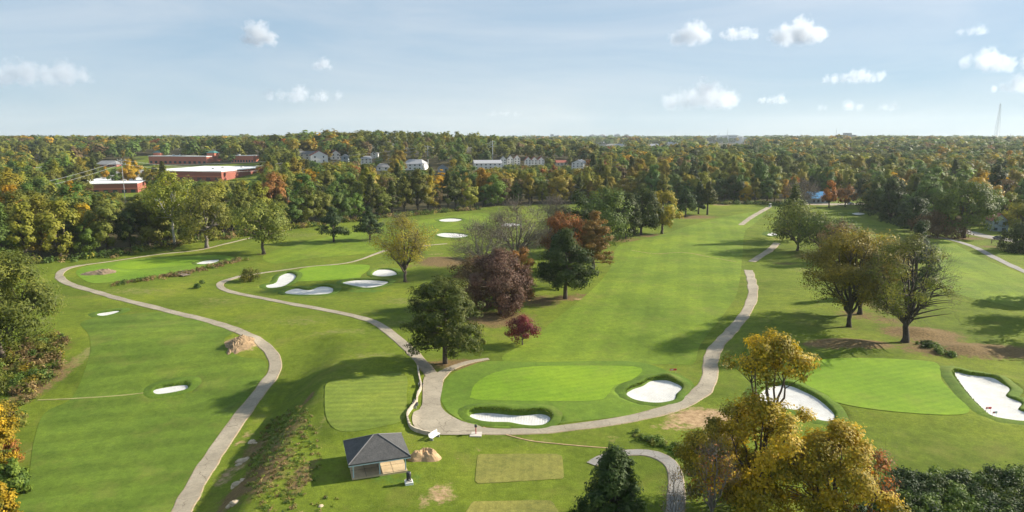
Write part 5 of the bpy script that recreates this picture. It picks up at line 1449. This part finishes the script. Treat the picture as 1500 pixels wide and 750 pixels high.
thicket("juniper", "low dark juniper spreading over the mound beside the half bare elm", along([(1354, 506), (1364, 514), (1380, 520), (1392, 523)], 1.6, 50, 16), ["green", "fresh", "dark"], 0.2, 0.6, 4500, 0.18, 17)
thicket("juniper", "low green juniper beside the hooked grey path", along([(938, 634), (955, 644), (975, 651), (1000, 657), (1030, 662)], 1.6, 60, 18), ["green", "fresh", "olive"], 0.2, 0.6, 5500, 0.17, 19)

def fescue():
    rng = np.random.default_rng(31)
    V = []
    for i, (l, poly, dep) in enumerate(BUNK_W[:10]):
        c = poly.mean(0)
        nxt = np.roll(poly, -1, 0); t = nxt - np.roll(poly, 1, 0); t /= np.linalg.norm(t, axis=1, keepdims=True) + 1e-9
        area = np.sum(poly[:, 0] * nxt[:, 1] - nxt[:, 0] * poly[:, 1])
        nr = np.column_stack([t[:, 1], -t[:, 0]]) * (1 if area > 0 else -1)
        per = np.linalg.norm(nxt - poly, axis=1).sum()
        n = int(per * (90 if i < 4 else 30))
        k = rng.integers(0, len(poly), n)
        back = np.clip(nr[k, 1] * 0.9 + 0.35, 0.05, 1)
        kp = rng.random(n) < back
        k = k[kp]; back = back[kp]; n = len(k)
        off = 0.12 + rng.random(n) ** 1.4 * 1.3
        xy = poly[k] + (nxt[k] - poly[k]) * rng.random(n)[:, None] + nr[k] * off[:, None]
        rim = (0.10 + 0.55 * np.clip(nr[k, 1] * 0.9 + 0.15, 0, 1)) * dep
        z = gz(xy[:, 0], xy[:, 1]) + rim * np.clip(1.25 - off * 0.6, 0, 1) - 0.1 - 0.25 * np.clip(0.45 - off, 0, 1)
        h = (0.12 + 0.2 * rng.random(n)) * (0.5 + 0.7 * back) * (0.5 + 0.6 * dep)
        ln = np.column_stack([rng.normal(size=n) * .25 + -nr[k, 0] * .5, rng.normal(size=n) * .25 - nr[k, 1] * .5])
        w = 0.05 + 0.05 * rng.random(n)
        a = rng.random(n) * 6.28; sd = np.column_stack([np.cos(a), np.sin(a)]) * w[:, None]
        b0 = np.column_stack([xy - sd, z]); b1 = np.column_stack([xy + sd, z])
        m0 = np.column_stack([xy + sd * .7 + ln * (h * .4)[:, None], z + h * .6]); tp = np.column_stack([xy + ln * h[:, None], z + h])
        V.append(np.stack([b0, b1, m0, tp], 1).reshape(-1, 3))
    V = np.concatenate(V); n = len(V) // 4
    v = np.repeat(rng.random(n), 4)
    tag(obj("fescue", mesh_from("fescue", V, np.arange(4 * n).reshape(-1, 4), attr={"v": v}), leaf_mat("leaf_fescue", (.055, .100, .014), (.100, .165, .02), (.17, .23, .03), .3)), "long dark fescue fringing the bunkers", None, None, "stuff")
fescue()
# ------------------------------------------------------------------ built things on the course
M_SHING = None
def shingle_mat():
    m, nt, b = new_mat("roof_shingles")
    tcn = nt.nodes.new("ShaderNodeTexCoord")
    br = nd(nt, "ShaderNodeTexBrick", Scale=1.0)
    br.inputs["Color1"].default_value = (.085, .088, .092, 1); br.inputs["Color2"].default_value = (.125, .127, .13, 1); br.inputs["Mortar"].default_value = (.05, .05, .052, 1)
    br.inputs["Brick Width"].default_value = 0.33; br.inputs["Row Height"].default_value = 0.15; br.inputs["Mortar Size"].default_value = 0.012
    mpn = nt.nodes.new("ShaderNodeMapping"); mpn.inputs["Rotation"].default_value = (math.radians(60), 0, 0)
    nt.links.new(tcn.outputs["Object"], mpn.inputs["Vector"]); nt.links.new(mpn.outputs[0], br.inputs["Vector"])
    P = position(nt)
    c = mix(nt, ramp(nt, noise(nt, P, 6.0, 3, .8), [(.3, (.035, .036, .038)), (.7, (.085, .086, .088))]), ramp(nt, noise(nt, P, 1.1, 6, 0.7), [(0.3, (0.7,) * 3), (0.72, (1.3, 1.28, 1.25))]), 0.9, "MULTIPLY")
    nt.links.new(c, b.inputs["Base Color"]); b.inputs["Roughness"].default_value = 0.85
    bump(nt, b, noise(nt, P, 7.0, 3, .7), 0.4, 0.03)
    return m
M_SHING = shingle_mat()
M_TRIM = plain("pale_blue_trim", (.42, .52, .58), 0.6, 0.06, 2.0)
M_SLAB = plain("tan_concrete", (.52, .40, .24), 0.9, 0.22, 0.7, bmp=0.02)
M_CONC = plain("light_concrete", (.46, .43, .38), 0.9, 0.14, 1.2)
M_BLACK = plain("dark_plastic", (.025, .027, .03), 0.5, 0.2, 3.0)
M_WPAINT = plain("white_paint", (.76, .76, .74), 0.5, 0.06, 3.0)
M_RED = plain("red_paint", (.62, .035, .045), 0.5, 0.08, 3.0)
M_RUBBER = plain("black_rubber", (.02, .02, .02), 0.8, 0.1, 3.0)
M_STONE = plain("tan_stone", (.42, .34, .24), 0.95, 0.3, 1.5, bmp=0.06)
M_EARTH = plain("bare_clay", (.40, .27, .15), 0.95, 0.3, 1.2, bmp=0.08)
M_WALLB = plain("retaining_block", (.47, .40, .31), 0.9, 0.2, 2.0, bmp=0.03)

pc = Vector((-17.55, 82.65, 0)); pc.z = gz1(pc.x, pc.y) + 0.02
pav = tag(empty("pavilion", pc, math.radians(18.6)), "open picnic pavilion with grey hipped shingle roof on thin posts", "pavilion")
EX, EY, EZ, AZ = 3.85, 3.55, 2.25, 4.15
m = MB(); m.box((0, 0, 0.0), (6.9, 6.3, 0.36)); slab = m.build("floor_slab", M_SLAB, pav)
for k in range(3):
    m = MB(); m.box((-1.7 + 1.7 * k, 0, 0.183), (0.035, 6.2, 0.012)); m.build("floor_joint", M_BLACK, slab)
for k in range(2):
    m = MB(); m.box((0, -1.0 + 2.1 * k, 0.184), (6.8, 0.035, 0.012)); m.build("floor_joint", M_BLACK, slab)
for x in (-3.25, 0.0, 3.25):
    for y in (-2.95, 2.95):
        m = MB(); m.box((x, y, EZ / 2), (0.14, 0.14, EZ)); m.build("post", M_TRIM, pav)
roofE = MB(); t = 0.16
A = [(-EX, -EY, EZ), (EX, -EY, EZ), (EX, EY, EZ), (-EX, EY, EZ), (-0.3, 0, AZ), (0.3, 0, AZ)]
N = 10
def hip_panel(a, b, c, d, nme):
    """one roof slope, subdivided so that it is very slightly uneven"""
    g = []
    for i in range(N + 1):
        for j in range(N + 1):
            u, v = i / N, j / N
            p = (np.array(a) * (1 - u) + np.array(b) * u) * (1 - v) + (np.array(d) * (1 - u) + np.array(c) * u) * v
            p = p + np.array([0, 0, 0.02 * (vnoise(p[0] * 1.3, p[1] * 1.3, 6) - .5)])
            g.append(p)
    g = np.array(g); ii = [(i * (N + 1) + j, (i + 1) * (N + 1) + j, (i + 1) * (N + 1) + j + 1, i * (N + 1) + j + 1) for i in range(N) for j in range(N)]
    mm = MB(); mm.add(g, ii); mm.add(g - np.array([0, 0, t]), [q[::-1] for q in ii])
    e = [(i * (N + 1), (i + 1) * (N + 1)) for i in range(N)]
    L = (N + 1) ** 2
    mm2 = np.concatenate(mm.V)
    me_ = mesh_from(nme, mm2, np.concatenate([np.array(ii), np.array([q[::-1] for q in ii]) + L, np.array([(q, p_, p_ + L, q + L) for p_, q in e])]))
    return me_
roof = obj("roof", hip_panel(A[0], A[1], A[5], A[4], "roof"), M_SHING, pav)
for a, b, c, d in ((1, 2, 5, 5), (2, 3, 4, 5), (3, 0, 4, 4)):
    obj("roof_slope", hip_panel(A[a], A[b], A[c], A[d], "roof_slope"), M_SHING, roof)
M_CAP = plain("ridge_cap_shingle", (.13, .13, .135), 0.85, 0.12, 3.0)
for a, b in ((0, 4), (1, 5), (2, 5), (3, 4), (4, 5)):
    m = MB(); pa, pb = np.array(A[a]) + [0, 0, .03], np.array(A[b]) + [0, 0, .03]
    m.tube([pa, (pa + pb) / 2, pb], 0.075, 6); m.build("ridge_cap", M_CAP, roof)
for (x0, y0, sx, sy) in ((0, -EY + .04, EX * 2, .07), (0, EY - .04, EX * 2, .07), (-EX + .04, 0, .07, EY * 2 - .2), (EX - .04, 0, .07, EY * 2 - .2)):
    m = MB(); m.box((x0, y0, EZ - .2), (sx, sy, .2)); m.build("fascia", M_TRIM, pav)
for x in (-3.25, 0.0, 3.25):
    m = MB(); m.box((x, 0, EZ - .32), (.1, 5.8, .16)); m.build("tie_beam", M_TRIM, pav)

def box_thing(name, label, cat, px, py, parts, rz=0.0, group=None):
    p = pt(px, py)
    root = tag(empty(name, p, rz), label, cat, group)
    for nm, c, s_, mt in parts:
        m = MB(); m.box(c, s_, 0); m.build(nm, mt, root)
    return root
r = box_thing("water_cooler", "dark water cooler on a white stand beside the pavilion post", "water cooler", 599, 708, [("plinth", (0, 0, .16), (.95, .95, .36), M_WPAINT), ("stand", (0, 0, .42), (.7, .7, .18), M_CONC)], .3)
m = MB(); m.tube([(0, 0, .5), (0, 0, 1.0), (0, 0, 1.4), (0, 0, 1.5)], [.27, .29, .29, .22], 12); o = m.build("tank", M_BLACK, r, True)
m = MB(); m.tube([(0, 0, 1.49), (0, 0, 1.56)], [.30, .24], 12); m.build("lid", M_BLACK, o)
m = MB(); m.box((0, -.31, .7), (.06, .1, .06)); m.build("tap", M_WPAINT, o)

r = box_thing("ball_washer", "red ball washer post on a square concrete pad beside the path", "ball washer", 697, 633.5, [("pad", (0, 0, .05), (1.7, 1.5, .16), M_CONC), ("post", (0, .1, .62), (.12, .12, 1.1), M_RED)], .0)
m = MB(); m.tube([(0, .1, 1.1), (0, .1, 1.2), (0, .1, 1.5), (0, .1, 1.55)], [.1, .2, .2, .1], 10); m.build("washer_head", M_BLACK, r, True)

def bench(label, px, py, rz, mt, L=1.9, group=None):
    p = pt(px, py)
    root = tag(empty("bench", p, rz), label, "bench", group)
    for k in range(4):
        m = MB(); m.box((0, -.2 + .14 * k, .46), (L, .11, .05)); m.build("seat_slat", mt, root)
    for k in range(3):
        m = MB(); m.box((0, .31 + .03 * k, .62 + .15 * k), (L, .05, .11)); m.build("back_slat", mt, root)
    for s in (-1, 1):
        m = MB(); m.box((s * L * .38, 0, .2), (.09, .48, .46)); m.build("leg", M_METAL, root)
        m = MB(); m.box((s * L * .38, .34, .7), (.07, .07, .6)); m.build("back_post", M_METAL, root)
bench("white slatted bench at the corner of the paved apron", 637, 641, 1.05, M_WPAINT, 2.0)
bench("dark bench beside the retaining wall at its bulge", 609, 597, 1.5, M_BLACK, 1.7)
bench("dark bench at the upper end of the retaining wall", 617, 567, 1.5, M_BLACK, 1.6)

# low retaining wall between tee and paved apron
wl = pix_poly([(612, 538), (614, 552), (617, 568), (612, 580), (610, 592), (603, 602), (597, 613), (599, 624), (607, 631), (622, 635.5), (634, 637)], 0.62, False)
rw = tag(empty("retaining_wall", (wl[0][0], wl[0][1], gz1(*wl[0]))), "low tan block wall winding between the tee box and the paved apron", "wall")
for i in range(len(wl) - 1):
    a, b = wl[i], wl[i + 1]
    c = (a + b) / 2; L = float(np.linalg.norm(b - a)); rz = math.atan2(b[1] - a[1], b[0] - a[0])
    z = gz1(*c)
    hh = 0.62 + 0.06 * random.Random(i).random()
    m = MB(); m.box((c[0] - wl[0][0], c[1] - wl[0][1], z - gz1(*wl[0]) + hh / 2 - .15), (L - .015, .20 + .03 * (i % 3), hh + .2), rz); m.build("block", M_WALLB, rw)

# clay heap beside the pavilion
def heap(name, label, cat, px, py, rx, ry, h, mat, seed, rough=0.35, kind=None):
    p = pt(px, py)
    n, k = 30, 16
    V = [(0, 0, h * (1 + .2))]; 
    for i in range(1, k + 1):
        f = i / k
        for j in range(n):
            a = j / n * 6.283
            wob = 1 + .28 * (float(vnoise(math.cos(a) * 1.6 + 5, math.sin(a) * 1.6 + 5, seed)) - .5) * 2
            x, y = math.cos(a) * rx * f * wob, math.sin(a) * ry * f * wob
            z = h * (1 - f ** 1.6) * (1 + rough * 2 * (float(vnoise(x * 1.4 + 9, y * 1.4 + 9, seed + 1)) - .5)) + rough * .55 * abs(float(vnoise(x * 2.6, y * 2.6, seed + 2)) - .5) * 2 * (1 - f ** 3)
            V.append((x, y, gz1(p.x + x, p.y + y) - p.z + z - .25 * f ** 3))
    T = [(0, 1 + j, 1 + (j + 1) % n) for j in range(n)]
    Q = [(1 + (i - 1) * n + j, 1 + i * n + j, 1 + i * n + (j + 1) % n, 1 + (i - 1) * n + (j + 1) % n) for i in range(1, k) for j in range(n)]
    o = obj(name, mesh_from(name, V, Q, T), mat); o.location = p
    return tag(o, label, cat)
heap("clay_heap", "lumpy heap of tan clay beside the pavilion", "heap", 621, 669, 2.3, 1.5, 1.25, M_EARTH, 5, 0.6)
heap("clay_heap", "eroded sandy clay bank beside the valley path", "heap", 352, 506, 3.0, 5.6, 0.3, plain("eroded_clay", (.24, .165, .092), .95, .4, .9, bmp=.1), 9, 0.8)
heap("clay_heap", "brown earth mound on the green beside the marshy ditch", "heap", 146, 402, 6.0, 3.0, 0.9, plain("brown_earth", (.22, .16, .10), .95, .25, 1.0), 13, 0.3)

def boulder(label, px, py, s_, seed):
    rng = np.random.default_rng(seed)
    bm = bmesh.new(); bmesh.ops.create_icosphere(bm, subdivisions=2, radius=1.0)
    sc3 = np.array([1.0 + .4 * rng.random(), .7 + .3 * rng.random(), .45 + .2 * rng.random()]) * s_
    for v in bm.verts:
        k = 1 + .45 * (float(vnoise(v.co.x * 1.7 + seed, v.co.y * 1.7 + v.co.z * 2, seed)) - .5)
        v.co = Vector((v.co.x * sc3[0] * k, v.co.y * sc3[1] * k, v.co.z * sc3[2] * k))
    me_ = bpy.data.meshes.new("boulder"); bm.to_mesh(me_); bm.free()
    o = obj("boulder", me_, M_STONE); o.location = pt(px, py); o.rotation_euler.z = rng.random() * 6
    tag(o, label, "rock", "rocks poking out of the bramble bank")
for i, (px, py, s_) in enumerate([(369, 649, .75), (374, 651, .5), (355, 678, .9), (362, 675, .6), (350, 683, .6), (349, 712, .8), (343, 716, .7), (356, 706, .5), (345, 740, .8), (337, 745, .6), (470, 742, .35)]):
    boulder("pale tan rock poking out of the weedy bank beside the valley path", px, py, s_ * .8, 300 + i)

# little red and white marker signs
def marker(label, px, py, h, w, top, bottom):
    p = pt(px, py)
    root = tag(empty("marker_sign", p, .15), label, "sign")
    for s in (-1, 1):
        m = MB(); m.tube([(s * w * .4, 0, -.1), (s * w * .4, 0, h)], .02, 5); m.build("stake", M_METAL, root)
    m = MB(); m.box((0, -.03, h - .16), (w, .03, .34)); o = m.build("panel", top, root)
    m = MB(); m.box((-w * .2, -.05, h - .16), (w * .42, .012, .15)); m.build("panel_band", bottom, o)
marker("small red and white marker sign beside the egg-shaped bunker", 986, 545, .85, 1.3, M_RED, M_WPAINT)
marker("small red marker sign at the edge of the long lobed bunker", 1447, 605, .85, 1.0, M_RED, M_WPAINT)
marker("small pale marker sign next to the red one at the long lobed bunker", 1456.5, 610, .75, .8, M_TRIM, M_RED)

# timber footbridge over the ditch
p = pt(268, 403.5)
br = tag(empty("footbridge", p, .9), "small timber footbridge over the marshy ditch", "footbridge")
for k in range(12):
    m = MB(); m.box((0, -2.2 + .4 * k, .45), (2.2, .36, .08)); m.build("plank", M_WOODP, br)
for s in (-1, 1):
    m = MB(); m.box((s * 1.02, 0, .36), (.14, 5.0, .2)); m.build("beam", M_WOODP, br)
    m = MB(); m.box((s * 1.02, 0, 1.2), (.09, 4.8, .1)); m.build("handrail", M_WOODP, br)
    for y in (-2.2, 0, 2.2):
        m = MB(); m.box((s * 1.02, y, .8), (.1, .1, .8)); m.build("rail_post", M_WOODP, br)

# rail fence along the road
fp = [pt(*q) for q in ((1452, 358), (1462, 361), (1472, 363.5), (1482, 366), (1492, 369), (1502, 372), (1514, 376))]
fr = tag(empty("rail_fence", fp[0]), "timber rail fence between the fairway and the road", "fence")
for i, q in enumerate(fp):
    m = MB(); d = q - fp[0]; m.box((d.x, d.y, d.z + .65), (.2, .2, 1.4)); m.build("post", M_WOODP, fr)
    if i:
        e = fp[i - 1] - fp[0]
        for zz in (.5, 1.05):
            m = MB(); m.tube([(e.x, e.y, e.z + zz), (d.x, d.y, d.z + zz)], .06, 5); m.build("rail", M_WOODP, fr)

def car(name, label, px, py, rz, paint, cat="car"):
    p = pt(px, py); p.z += .1
    root = tag(empty(name, p, rz), label, cat)
    prof = [(-2.2, .35), (-2.2, .8), (-1.7, .95), (-1.15, 1.42), (.45, 1.45), (1.15, .98), (2.0, .85), (2.2, .6), (2.2, .35)]
    n = len(prof)
    def side(y, inset):
        return [(x, y * (1 - (inset if z > 1.0 else 0)), z) for x, z in prof]
    V = side(-.88, .16) + side(.88, .16)
    me_ = bpy.data.meshes.new("body"); me_.from_pydata(V, [], [list(range(n))[::-1], list(range(n, 2 * n))] + [(i, (i + 1) % n, n + (i + 1) % n, n + i) for i in range(n)]); me_.update()
    o = obj("body", me_, paint, root)
    for a, b in ((2, 3), (4, 5)):
        q0, q1 = np.array(prof[a]), np.array(prof[b])
        m = MB(); off = np.array([-(q1 - q0)[1], (q1 - q0)[0]]); off = off / np.linalg.norm(off) * .012
        c0, c1 = q0 + (q1 - q0) * .12 + off, q0 + (q1 - q0) * .92 + off
        m.add([(c0[0], -.72, c0[1]), (c0[0], .72, c0[1]), (c1[0], .68, c1[1]), (c1[0], -.68, c1[1])], [(0, 1, 2, 3)]); m.build("windscreen", M_GLASS, o)
    for s in (-1, 1):
        m = MB(); m.add([(-1.45, s * .80, 1.02), (.85, s * .80, 1.02), (.4, s * .755, 1.38), (-1.1, s * .755, 1.38)], [(0, 1, 2, 3)]); m.build("side_window", M_GLASS, o)
        for x in (-1.35, 1.4):
            m = MB(); m.tube([(x, s * .70, .33), (x, s * .91, .33)], .33, 14); w = m.build("wheel", M_RUBBER, root)
            m = MB(); m.tube([(x, s * .90, .33), (x, s * .925, .33)], .19, 10); m.build("rim", M_METAL, w)
        m = MB(); m.box((2.17, s * .6, .66), (.08, .36, .14)); m.build("headlight", M_WPAINT, root)
car("parked_car", "dark saloon car on the road beside the very dark evergreen", 1463, 352, .15, plain("dark_car_paint", (.03, .035, .045), .3, .1, 1.0))
car("parked_car", "white car parked on the open lawn road by the stores", 62, 246, .2, M_WPAINT)
car("parked_car", "second white car parked on the open lawn road beside the first", 77, 245.5, .2, M_WPAINT)
car("parked_car", "silver car parked in the paved yard below the orange maple", 1246, 300, .4, M_METAL)

def golf_cart(label, px, py, rz):
    p = pt(px, py); p.z += .1
    root = tag(empty("golf_cart", p, rz), label, "golf cart")
    m = MB(); m.box((0, 0, .45), (2.3, 1.15, .4), 0, .9); m.build("body", M_WPAINT, root)
    m = MB(); m.box((-.25, 0, .8), (.6, 1.1, .3)); m.build("seat", M_BLACK, root)
    m = MB(); m.box((-.6, 0, 1.1), (.12, 1.1, .45)); m.build("backrest", M_BLACK, root)
    m = MB(); m.box((0, 0, 1.88), (1.9, 1.2, .07)); m.build("roof", M_WPAINT, root)
    for x in (-.85, .75):
        for s in (-1, 1):
            m = MB(); m.tube([(x, s * .54, .6), (x * .95, s * .54, 1.86)], .025, 5); m.build("roof_post", M_METAL, root)
            m = MB(); m.tube([(x, s * .45, .23), (x, s * .62, .23)], .23, 12); m.build("wheel", M_RUBBER, root)
golf_cart("white golf cart at the far end of the cart path", 1128, 303.5, .9)

# erosion lines and worn tracks
for lab, pts, w in [
    ("thin clay erosion line curling from the path apron to the grey path", [(708, 622), (740, 632), (775, 641), (815, 646), (860, 650), (900, 653)], .2),
    ("pale worn line across the valley fairway", [(55, 584.5), (110, 582), (160, 579), (210, 574.5)], .35),
    ("pale dug line across the upper fairway", [(925, 367), (960, 371), (1000, 370), (1040, 376), (1080, 384)], .22)]:
    ribbon("dirt_line", pts, [w, w * 1.3, w], M_EARTH if "pale worn" not in lab and "straw" not in lab else plain("straw_line", (.27, .25, .10), .95, .2, 1.0), lab, .8, .075)

# fallen branches at the wood foot
p = pt(45, 384)
fb = tag(empty("brush_pile", p), "pale heap of fallen branches at the foot of the wood", "brush pile")
rngb = np.random.default_rng(5)
for k in range(16):
    a = rngb.random() * 3.14; L = 2 + 3 * rngb.random(); c = rngb.normal(size=2) * np.array([2.6, 1.0])
    d = np.array([math.cos(a), math.sin(a) * .6, .18 * rngb.normal()]) * L / 2
    m = MB(); z = .35 + .5 * rngb.random(); P0 = np.array([c[0], c[1], z]); m.tube([P0 - d, P0 + rngb.normal(size=3) * .15, P0 + d], [.13, .1, .05], 5); m.build("branch", BARK_GREY, fb)

# ------------------------------------------------------------------ clouds (real volumes, far beyond the haze)
def cloud_mat(seed, dens, aspect, deep):
    """vapour: a heap of round lobes on a flat base, eaten away by fine turbulence"""
    rng = random.Random(int(seed * 7) + 3)
    m = bpy.data.materials.new("cloud_vapour"); m.use_nodes = True
    nt = m.node_tree
    nt.nodes.remove(nt.nodes["Principled BSDF"])
    tcn = nt.nodes.new("ShaderNodeTexCoord")
    mpn = nt.nodes.new("ShaderNodeMapping"); mpn.inputs["Scale"].default_value = (aspect, deep, 1.0)
    nt.links.new(tcn.outputs["Object"], mpn.inputs["Vector"])
    L = mpn.outputs[0]
    sq = nt.nodes.new("ShaderNodeSeparateXYZ"); nt.links.new(L, sq.inputs[0])
    f = None
    n = max(4, min(10, int(3 + aspect * 2.2)))
    for k in range(n):
        u = (k + 0.5) / n * 2 - 1 + rng.uniform(-.15, .15)
        r = rng.uniform(.56, .92) * (1 - .38 * abs(u))
        cpos = (u * (aspect - .55), rng.uniform(-.35, .35) * deep, -.62 + r * rng.uniform(.5, 1.0))
        dn = nt.nodes.new("ShaderNodeVectorMath"); dn.operation = "DISTANCE"
        nt.links.new(L, dn.inputs[0]); dn.inputs[1].default_value = cpos
        g = math_(nt, "SUBTRACT", 1.0, math_(nt, "DIVIDE", dn.outputs["Value"], r))
        f = g if f is None else math_(nt, "MAXIMUM", f, g)
    off = nt.nodes.new("ShaderNodeMapping"); off.inputs["Location"].default_value = (seed * 3.1, seed * 1.7, seed)
    nt.links.new(L, off.inputs["Vector"])
    n1 = noise(nt, off.outputs[0], 2.1, 8, 0.62)
    f = math_(nt, "ADD", f, math_(nt, "MULTIPLY", math_(nt, "SUBTRACT", n1, 0.53), 2.8))
    base = ramp(nt, math_(nt, "ADD", sq.outputs["Z"], 1.0), [(0.18, (0, 0, 0)), (0.52, (1, 1, 1))])
    d = math_(nt, "MULTIPLY", math_(nt, "MINIMUM", math_(nt, "MAXIMUM", f, 0.0), 0.6), base)
    pv = nt.nodes.new("ShaderNodeVolumePrincipled")
    pv.inputs["Color"].default_value = (0.76, 0.80, 0.86, 1)
    pv.inputs["Anisotropy"].default_value = 0.3
    nt.links.new(math_(nt, "MULTIPLY", d, dens), pv.inputs["Density"])
    nt.links.new(pv.outputs[0], nt.nodes["Material Output"].inputs["Volume"])
    return m
CLOUDS = [  # px, py, half width px, half height px, density, label
    (380, 48, 34, 27, .010, "small ragged cloud high over the stores, darker on one side"),
    (472, 94, 18, 12, .010, "tiny white puff of cloud between two larger ones"),
    (442, 139, 62, 15, .006, "low flat grey-white cloud over the hillside houses"),
    (45, 106, 100, 30, .0055, "wide grey-bottomed cloud over the wood and stores"),
    (1012, 49, 40, 24, .009, "ragged white cloud beside the big bright cumulus"),
    (1082, 49, 34, 14, .008, "thin white cloud shred joined to the big bright cumulus"),
    (1168, 44, 56, 31, .010, "largest bright white cumulus with a flat shaded base"),
    (1034, 140, 66, 28, .006, "broad soft cumulus low over the white building complex"),
    (1133, 145, 26, 11, .007, "small low puff beside the broad soft cumulus"),
    (1252, 112, 50, 14, .008, "long flat-based cumulus low above the far woods"),
    (1484, 88, 78, 24, .0055, "spread white cloud above the broadcast mast"),
    (1494, 124, 42, 18, .006, "grey-based cloud just above the broadcast mast"),
    (1262, 155, 70, 12, .003, "faint low cloud bank below the long flat-based cumulus"),
    (738, 166, 30, 7, .003, "faint wisp of cloud low over the skyline"),
    (1430, 44, 26, 12, .003, "faint shred of cloud alone in the bright part of the sky"),
]
for i, (px, py, hw, hh, dens, lab) in enumerate(CLOUDS):
    D = 9000.0
    dx = (px - 750) / 1000.0; dv = -(py - 375) / 1000.0
    d = Vector((dx, CP + dv * SP, -SP + dv * CP))
    c = Vector((0, 0, CAM_H)) + d * D
    rx, rz_ = hw * D / 1000, hh * D / 1000
    ry = max(rx * 0.7, rz_)
    m = MB(); m.box((0, 0, 0), (2, 2, 2)); me_ = m.mesh("cloud")
    o = obj("cloud", me_, cloud_mat(i + 1.0, dens * 1.8, rx / rz_, ry / rz_))
    o.location = c; o.scale = (rx, ry, rz_)
    tag(o, lab, "cloud")

# ------------------------------------------------------------------ haze
hm = bpy.data.materials.new("haze_air"); hm.use_nodes = True
hn = hm.node_tree; hn.nodes.remove(hn.nodes["Principled BSDF"])
pv = hn.nodes.new("ShaderNodeVolumePrincipled")
pv.inputs["Color"].default_value = (0.80, 0.90, 1.0, 1)
pv.inputs["Density"].default_value = 0.00006
pv.inputs["Anisotropy"].default_value = 0.2
hn.links.new(pv.outputs[0], hn.nodes["Material Output"].inputs["Volume"])
m = MB(); m.box((0, 3600, 112), (15000, 7600, 250)); tag(m.build("haze", hm), "thin blue haze over the distance", None, None, "stuff")
